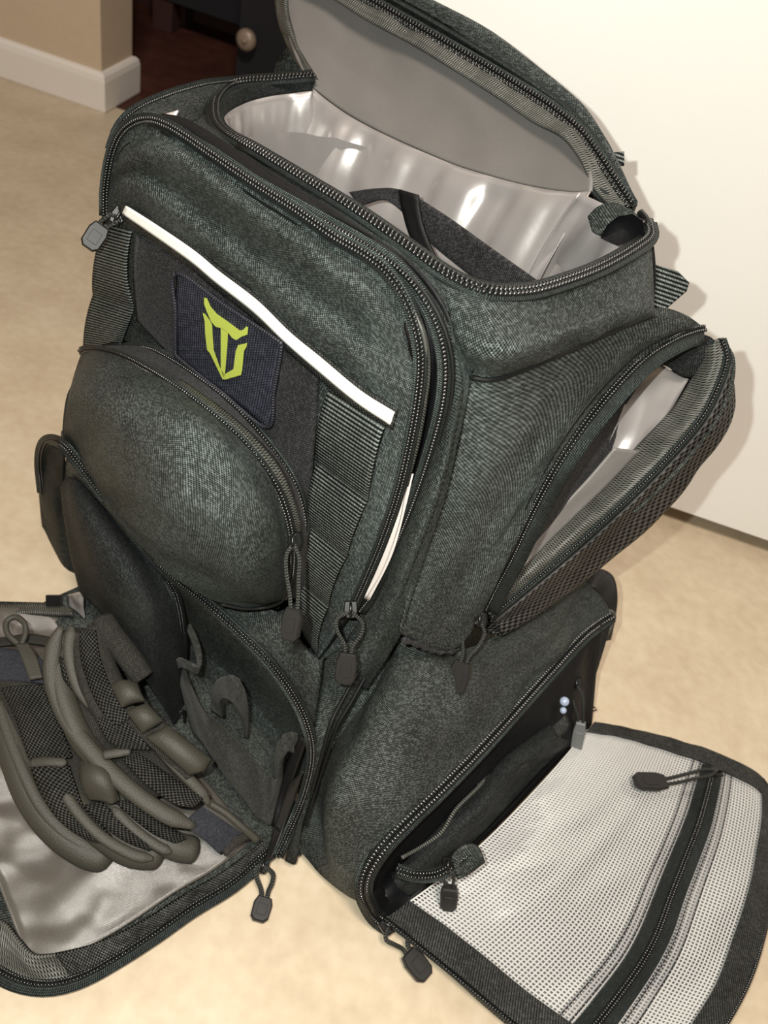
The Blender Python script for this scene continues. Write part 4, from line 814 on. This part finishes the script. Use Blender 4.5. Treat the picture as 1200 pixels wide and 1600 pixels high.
def threads(parent, s0, s1, t0, t1, pitch, dz):
    mb = MB(); ws = (cs(1, .5)-cs(0, .5)).length; wt = (cs(.5, 1)-cs(.5, 0)).length
    ns = int(ws*(s1-s0)/pitch); nt = int(wt*(t1-t0)/pitch)
    def line(fn, k, wd):
        P = [fn(i/(k-1)) for i in range(k)]; n = len(P); vs = []; F = []
        for i in range(n):
            t = (P[min(i+1, n-1)]-P[max(i-1, 0)]).normalized(); sd = t.cross(W).normalized()
            vs += [P[i]-sd*wd/2, P[i]+W*wd*.35, P[i]+sd*wd/2]
        for i in range(n-1):
            a = i*3; F += [(a, a+3, a+4, a+1), (a+1, a+4, a+5, a+2)]
        mb.add(vs, F)
    def pnt(s, t): return cs(s, t, dz+rip(s, t))
    for i in range(ns+1):
        s = s0+(s1-s0)*i/ns; line(lambda a: pnt(s, t0+(t1-t0)*a), 60, .00125)
    for j in range(nt+1):
        t = t0+(t1-t0)*j/nt; line(lambda a: pnt(s0+(s1-s0)*a, t), 40, .00125)
    return mb.build('grid_threads', M['thread'], parent, 'stuff')
threads(fa, .0, S0+.01, .035, .92, .0031, .0066)
threads(fb, S1-.01, .93, .035, .95, .0031, .0066)
for (a, b_) in ((S0-.05, S0+.01), (S1-.01, S1+.05)):
    sheet('window_hem', patch(a, b_, .05, .95, .0088, 40), M['film'], 0)
stitch([[cs(s, .05+.9*i/30, .0102+rip(s, .05+.9*i/30)) for i in range(31)] for s in (S0-.045, S0-.012, S1+.012, S1+.045)], bag, lambda p: W, .0035, .0009, .0009)
sheet('organiser_zipper_tape', patch(S0, S1, .06, 1.0, .0098, 40), M['tape'], .002)
zipper([cs((S0+S1)/2, .09+.91*i/24, .0112+rip((S0+S1)/2, .09+.91*i/24)) for i in range(25)], bag, lambda p: W, .006, 0, True, .0024, .0026)
sheet('flap_binding', patch(0, 1, 0, .055, .011, 40), M['edge_tape'], .002)
sheet('flap_binding', patch(0, 1, .925, 1, .011, 40), M['edge_tape'], .002)
sheet('flap_binding', patch(.90, 1, 0, 1, .0115, 40), M['edge_tape'], .002)
zipper([cs(i/20, 1.0, .008) for i in range(21)]+[cs(1.0, 1-i/20, .008) for i in range(1, 14)], bag, lambda p: W, .006, 0, True, .0022, .0028)
pull(bag, cs((S0+S1)/2, .095, .020), Pz(1040, 1222, .036), Pz(991, 1220, .038), W, tipw=.0170, loop=.004, point=False, cordr=.0016)

# ------------------------------------------------------------------ gloves in the open front compartment
def glove_slab(name, rows, mat, parent, mu=40, mv=30, thick=.012, wr=None):
    return loft(name, [cz(r) for r in rows], mat, parent, mu, mv, thick, wr or [(.002, 20, 20, 3)], disp=lambda s, t: .008*(1-(2*s-1)**4)-.004)
def finger(parent, pts, r, mat='rubber'):
    return tube('finger', cz(pts), lambda t: r*(.9+.1*math.sin(t*3))*(1 if t < .93 else math.sqrt(max(0, 1-((t-.93)/.072)**2))), M[mat], parent, 50, 14, .75)
def rib(parent, pts, r=.0042, name='rubber_rib', mat='rubber', flat=.40):
    return tube(name, cz(pts), lambda t: r*min(1, .35+8*t, .35+8*(1-t)), M[mat], parent, 50, 12, flat, lambda p: (W*.6+toward(p)).normalized())
def meshp(parent, A, B, up=.004, disp=.003):
    return loft('mesh_panel', [cz(A), cz(B)], M['glove_mesh'], parent, 44, 12, .002, [(.001, 60, 60, 2)], disp=lambda s, t: disp*math.sin(math.pi*t))
g1 = empty('work_glove', Pz(120, 1200, .015), 'dark rubber work glove lying underneath, fingers pointing to the lower right, cuff with pull loop', 'glove', 'pair of work gloves')
glove_slab('glove_body', [[(-30, 1062, .055), (20, 1050, .062), (75, 1050, .068), (130, 1090, .060)], [(-20, 1110, .050), (35, 1100, .058), (95, 1120, .06), (150, 1160, .052)], [(15, 1190, .040), (65, 1180, .048), (130, 1200, .05), (200, 1235, .044)],
                          [(50, 1260, .030), (105, 1250, .036), (175, 1260, .038), (245, 1285, .034)], [(110, 1320, .022), (160, 1310, .026), (215, 1310, .028), (275, 1315, .026)]], M['glove_cloth'], g1)
finger(g1, [(0, 1100, .050), (25, 1180, .042), (52, 1245, .034), (92, 1298, .028), (140, 1332, .024), (178, 1340, .022)], .0125)
finger(g1, [(70, 1190, .048), (105, 1245, .040), (150, 1290, .034), (205, 1328, .030), (258, 1334, .027)], .0125)
finger(g1, [(150, 1215, .048), (190, 1260, .042), (235, 1298, .038), (275, 1322, .034), (312, 1328, .030)], .0110)
meshp(g1, [(0, 1075, .066), (22, 1120, .062), (42, 1180, .056), (48, 1188, .054)], [(64, 1070, .072), (90, 1125, .068), (110, 1175, .062), (112, 1184, .06)])
meshp(g1, [(46, 1198, .056), (62, 1238, .050), (92, 1282, .044), (135, 1312, .039), (172, 1322, .036)], [(108, 1196, .060), (118, 1228, .056), (132, 1262, .050), (160, 1292, .046), (182, 1316, .040)])
meshp(g1, [(128, 1258, .054), (152, 1284, .050), (190, 1312, .046), (232, 1330, .042)], [(158, 1252, .056), (185, 1276, .052), (215, 1300, .048), (250, 1318, .044)])
meshp(g1, [(180, 1254, .054), (208, 1280, .050), (240, 1304, .046), (272, 1318, .043)], [(205, 1248, .054), (236, 1268, .052), (264, 1290, .048), (292, 1310, .045)])
rib(g1, [(46, 1192, .058), (76, 1190, .062), (104, 1192, .063)], .0035)
rib(g1, [(-8, 1085, .058), (14, 1150, .052), (38, 1210, .046), (66, 1262, .040), (104, 1302, .035), (150, 1330, .031)], .0045)
rib(g1, [(96, 1232, .055), (124, 1272, .050), (160, 1308, .045), (205, 1334, .040), (240, 1342, .037)], .0040)
rib(g1, [(176, 1262, .054), (206, 1292, .050), (240, 1318, .046), (268, 1332, .043)], .0036)
kp_ = loft('knuckle_pad', [cz([(122, 1205, .068), (128, 1185, .070), (150, 1180, .071), (172, 1205, .068)]), cz([(128, 1230, .068), (142, 1215, .074), (165, 1218, .074), (182, 1232, .068)]), cz([(140, 1250, .062), (158, 1252, .066), (175, 1256, .066), (188, 1250, .062)])], M['rubber'], g1, 24, 20, .008, None, disp=lambda s, t: .006*math.sin(math.pi*s)*math.sin(math.pi*t))
loft('cuff', [cz([(-40, 1012, .058), (0, 1012, .066), (40, 1018, .072), (66, 1030, .074)]), cz([(-40, 1062, .056), (0, 1062, .064), (38, 1064, .070), (66, 1066, .074)])], M['navy'], g1, 24, 10, .006, WS, label='dark navy hook and loop cuff')
loft('cuff_edge', [cz([(-40, 996, .058), (0, 996, .066), (45, 990, .072), (85, 996, .076)]), cz([(-40, 1008, .058), (0, 1008, .066), (45, 1004, .072), (85, 1010, .076)])], M['glove_cloth'], g1, 24, 6, .004)
mb = MB(); add_tube(mb, spl(cz([(28, 1006, .078), (12, 990, .080), (10, 972, .082), (24, 964, .084), (38, 974, .084), (40, 990, .082), (34, 1006, .080)]), 40), .0024, 8)
add_grid(mb, grid_of([cz([(24, 1004, .080), (44, 1004, .080)]), cz([(34, 1030, .080), (58, 1028, .081)]), cz([(46, 1062, .078), (66, 1058, .080)])], 8, 14), .003); mb.build('pull_loop', M['rubber'], g1)

g2 = empty('work_glove', Pz(200, 1180, .02), 'dark rubber work glove lying on top, thumb guard in segments, navy tab at lower right', 'glove', 'pair of work gloves')
glove_slab('glove_body', [[(84, 1010, .088), (110, 985, .100), (140, 985, .106), (170, 1010, .102)], [(80, 1070, .080), (115, 1060, .090), (155, 1065, .096), (200, 1085, .092)], [(105, 1130, .072), (145, 1125, .080), (190, 1130, .084), (240, 1145, .080)],
                          [(150, 1190, .064), (195, 1180, .070), (240, 1185, .074), (290, 1200, .070)], [(220, 1255, .056), (262, 1240, .060), (300, 1238, .062), (335, 1250, .058)]], M['glove_cloth'], g2)
finger(g2, [(160, 1195, .070), (125, 1150, .080), (100, 1090, .090), (92, 1035, .098), (104, 985, .106)], .0090)
finger(g2, [(180, 1140, .088), (150, 1090, .098), (132, 1040, .106), (124, 985, .114)], .0085, 'glove_cloth')
finger(g2, [(210, 1130, .090), (182, 1080, .102), (160, 1030, .110), (148, 975, .118)], .0085, 'glove_cloth')
finger(g2, [(225, 1060, .10), (198, 1022, .108), (172, 988, .116), (158, 962, .120)], .0100, 'glove_cloth')
rib(g2, [(96, 978, .116), (84, 1010, .108), (82, 1062, .098), (104, 1122, .088), (148, 1180, .080), (202, 1232, .073), (255, 1270, .068), (305, 1292, .062)], .0062)
rib(g2, [(112, 978, .120), (108, 1020, .112), (122, 1072, .102), (150, 1108, .096)], .0045)
rib(g2, [(172, 1050, .108), (190, 1090, .102), (225, 1140, .094), (270, 1192, .086), (312, 1235, .076), (328, 1258, .070)], .0042)
rib(g2, [(160, 1180, .086), (185, 1176, .088), (205, 1172, .088)], .0034)
meshp(g2, [(92, 1028, .106), (98, 1060, .100), (112, 1078, .097)], [(108, 1022, .110), (112, 1050, .105), (120, 1070, .102)])
meshp(g2, [(124, 982, .124), (126, 1030, .114), (146, 1090, .104), (178, 1140, .098)], [(150, 985, .124), (158, 1030, .116), (178, 1080, .108), (208, 1120, .102)])
meshp(g2, [(150, 1124, .098), (164, 1152, .094), (186, 1170, .091)], [(190, 1108, .102), (212, 1140, .097), (236, 1172, .091)])
meshp(g2, [(190, 1186, .089), (228, 1226, .083), (272, 1256, .077), (300, 1262, .074)], [(214, 1174, .090), (248, 1198, .086), (288, 1226, .080), (318, 1248, .075)])
loft('guard_base', [cz([(166, 1070, .106), (190, 1115, .101), (224, 1156, .096), (292, 1218, .085)]), cz([(214, 1064, .107), (230, 1098, .104), (262, 1134, .099), (336, 1190, .088)])], M['glove_cloth'], g2, 30, 10, .006)
for A, B_ in (([(172, 1072, .112), (188, 1062, .114), (214, 1066, .114)], [(190, 1106, .108), (206, 1098, .112), (226, 1094, .112)]), ([(196, 1112, .107), (212, 1104, .111), (230, 1098, .111)], [(222, 1146, .102), (240, 1136, .106), (256, 1126, .106)]),
              ([(228, 1152, .102), (246, 1142, .106), (262, 1132, .106)], [(296, 1212, .090), (318, 1204, .094), (332, 1186, .094)])):
    loft('thumb_guard', [cz(A), cz(B_)], M['rubber'], g2, 20, 18, .008, None, disp=lambda s, t: .006*(math.sin(math.pi*s)*math.sin(math.pi*t))**.5)
loft('cuff_tab', [cz([(284, 1288, .062), (300, 1272, .064), (316, 1260, .066)]), cz([(318, 1312, .056), (336, 1298, .062), (352, 1284, .062)]), cz([(342, 1334, .046), (366, 1322, .050), (384, 1306, .050)])], M['navy'], g2, 20, 22, .003, WS, label='dark navy hook and loop cuff tab')
rib(g2, [(350, 1336, .046), (364, 1318, .052), (386, 1304, .052), (394, 1300, .048)], .0032, 'tab_edge', 'glove_cloth')
tube('cuff_cord', cz([(326, 1254, .068), (352, 1270, .064), (378, 1292, .058), (402, 1312, .05)]), .0030, M['rubber'], g2, 30, 8)
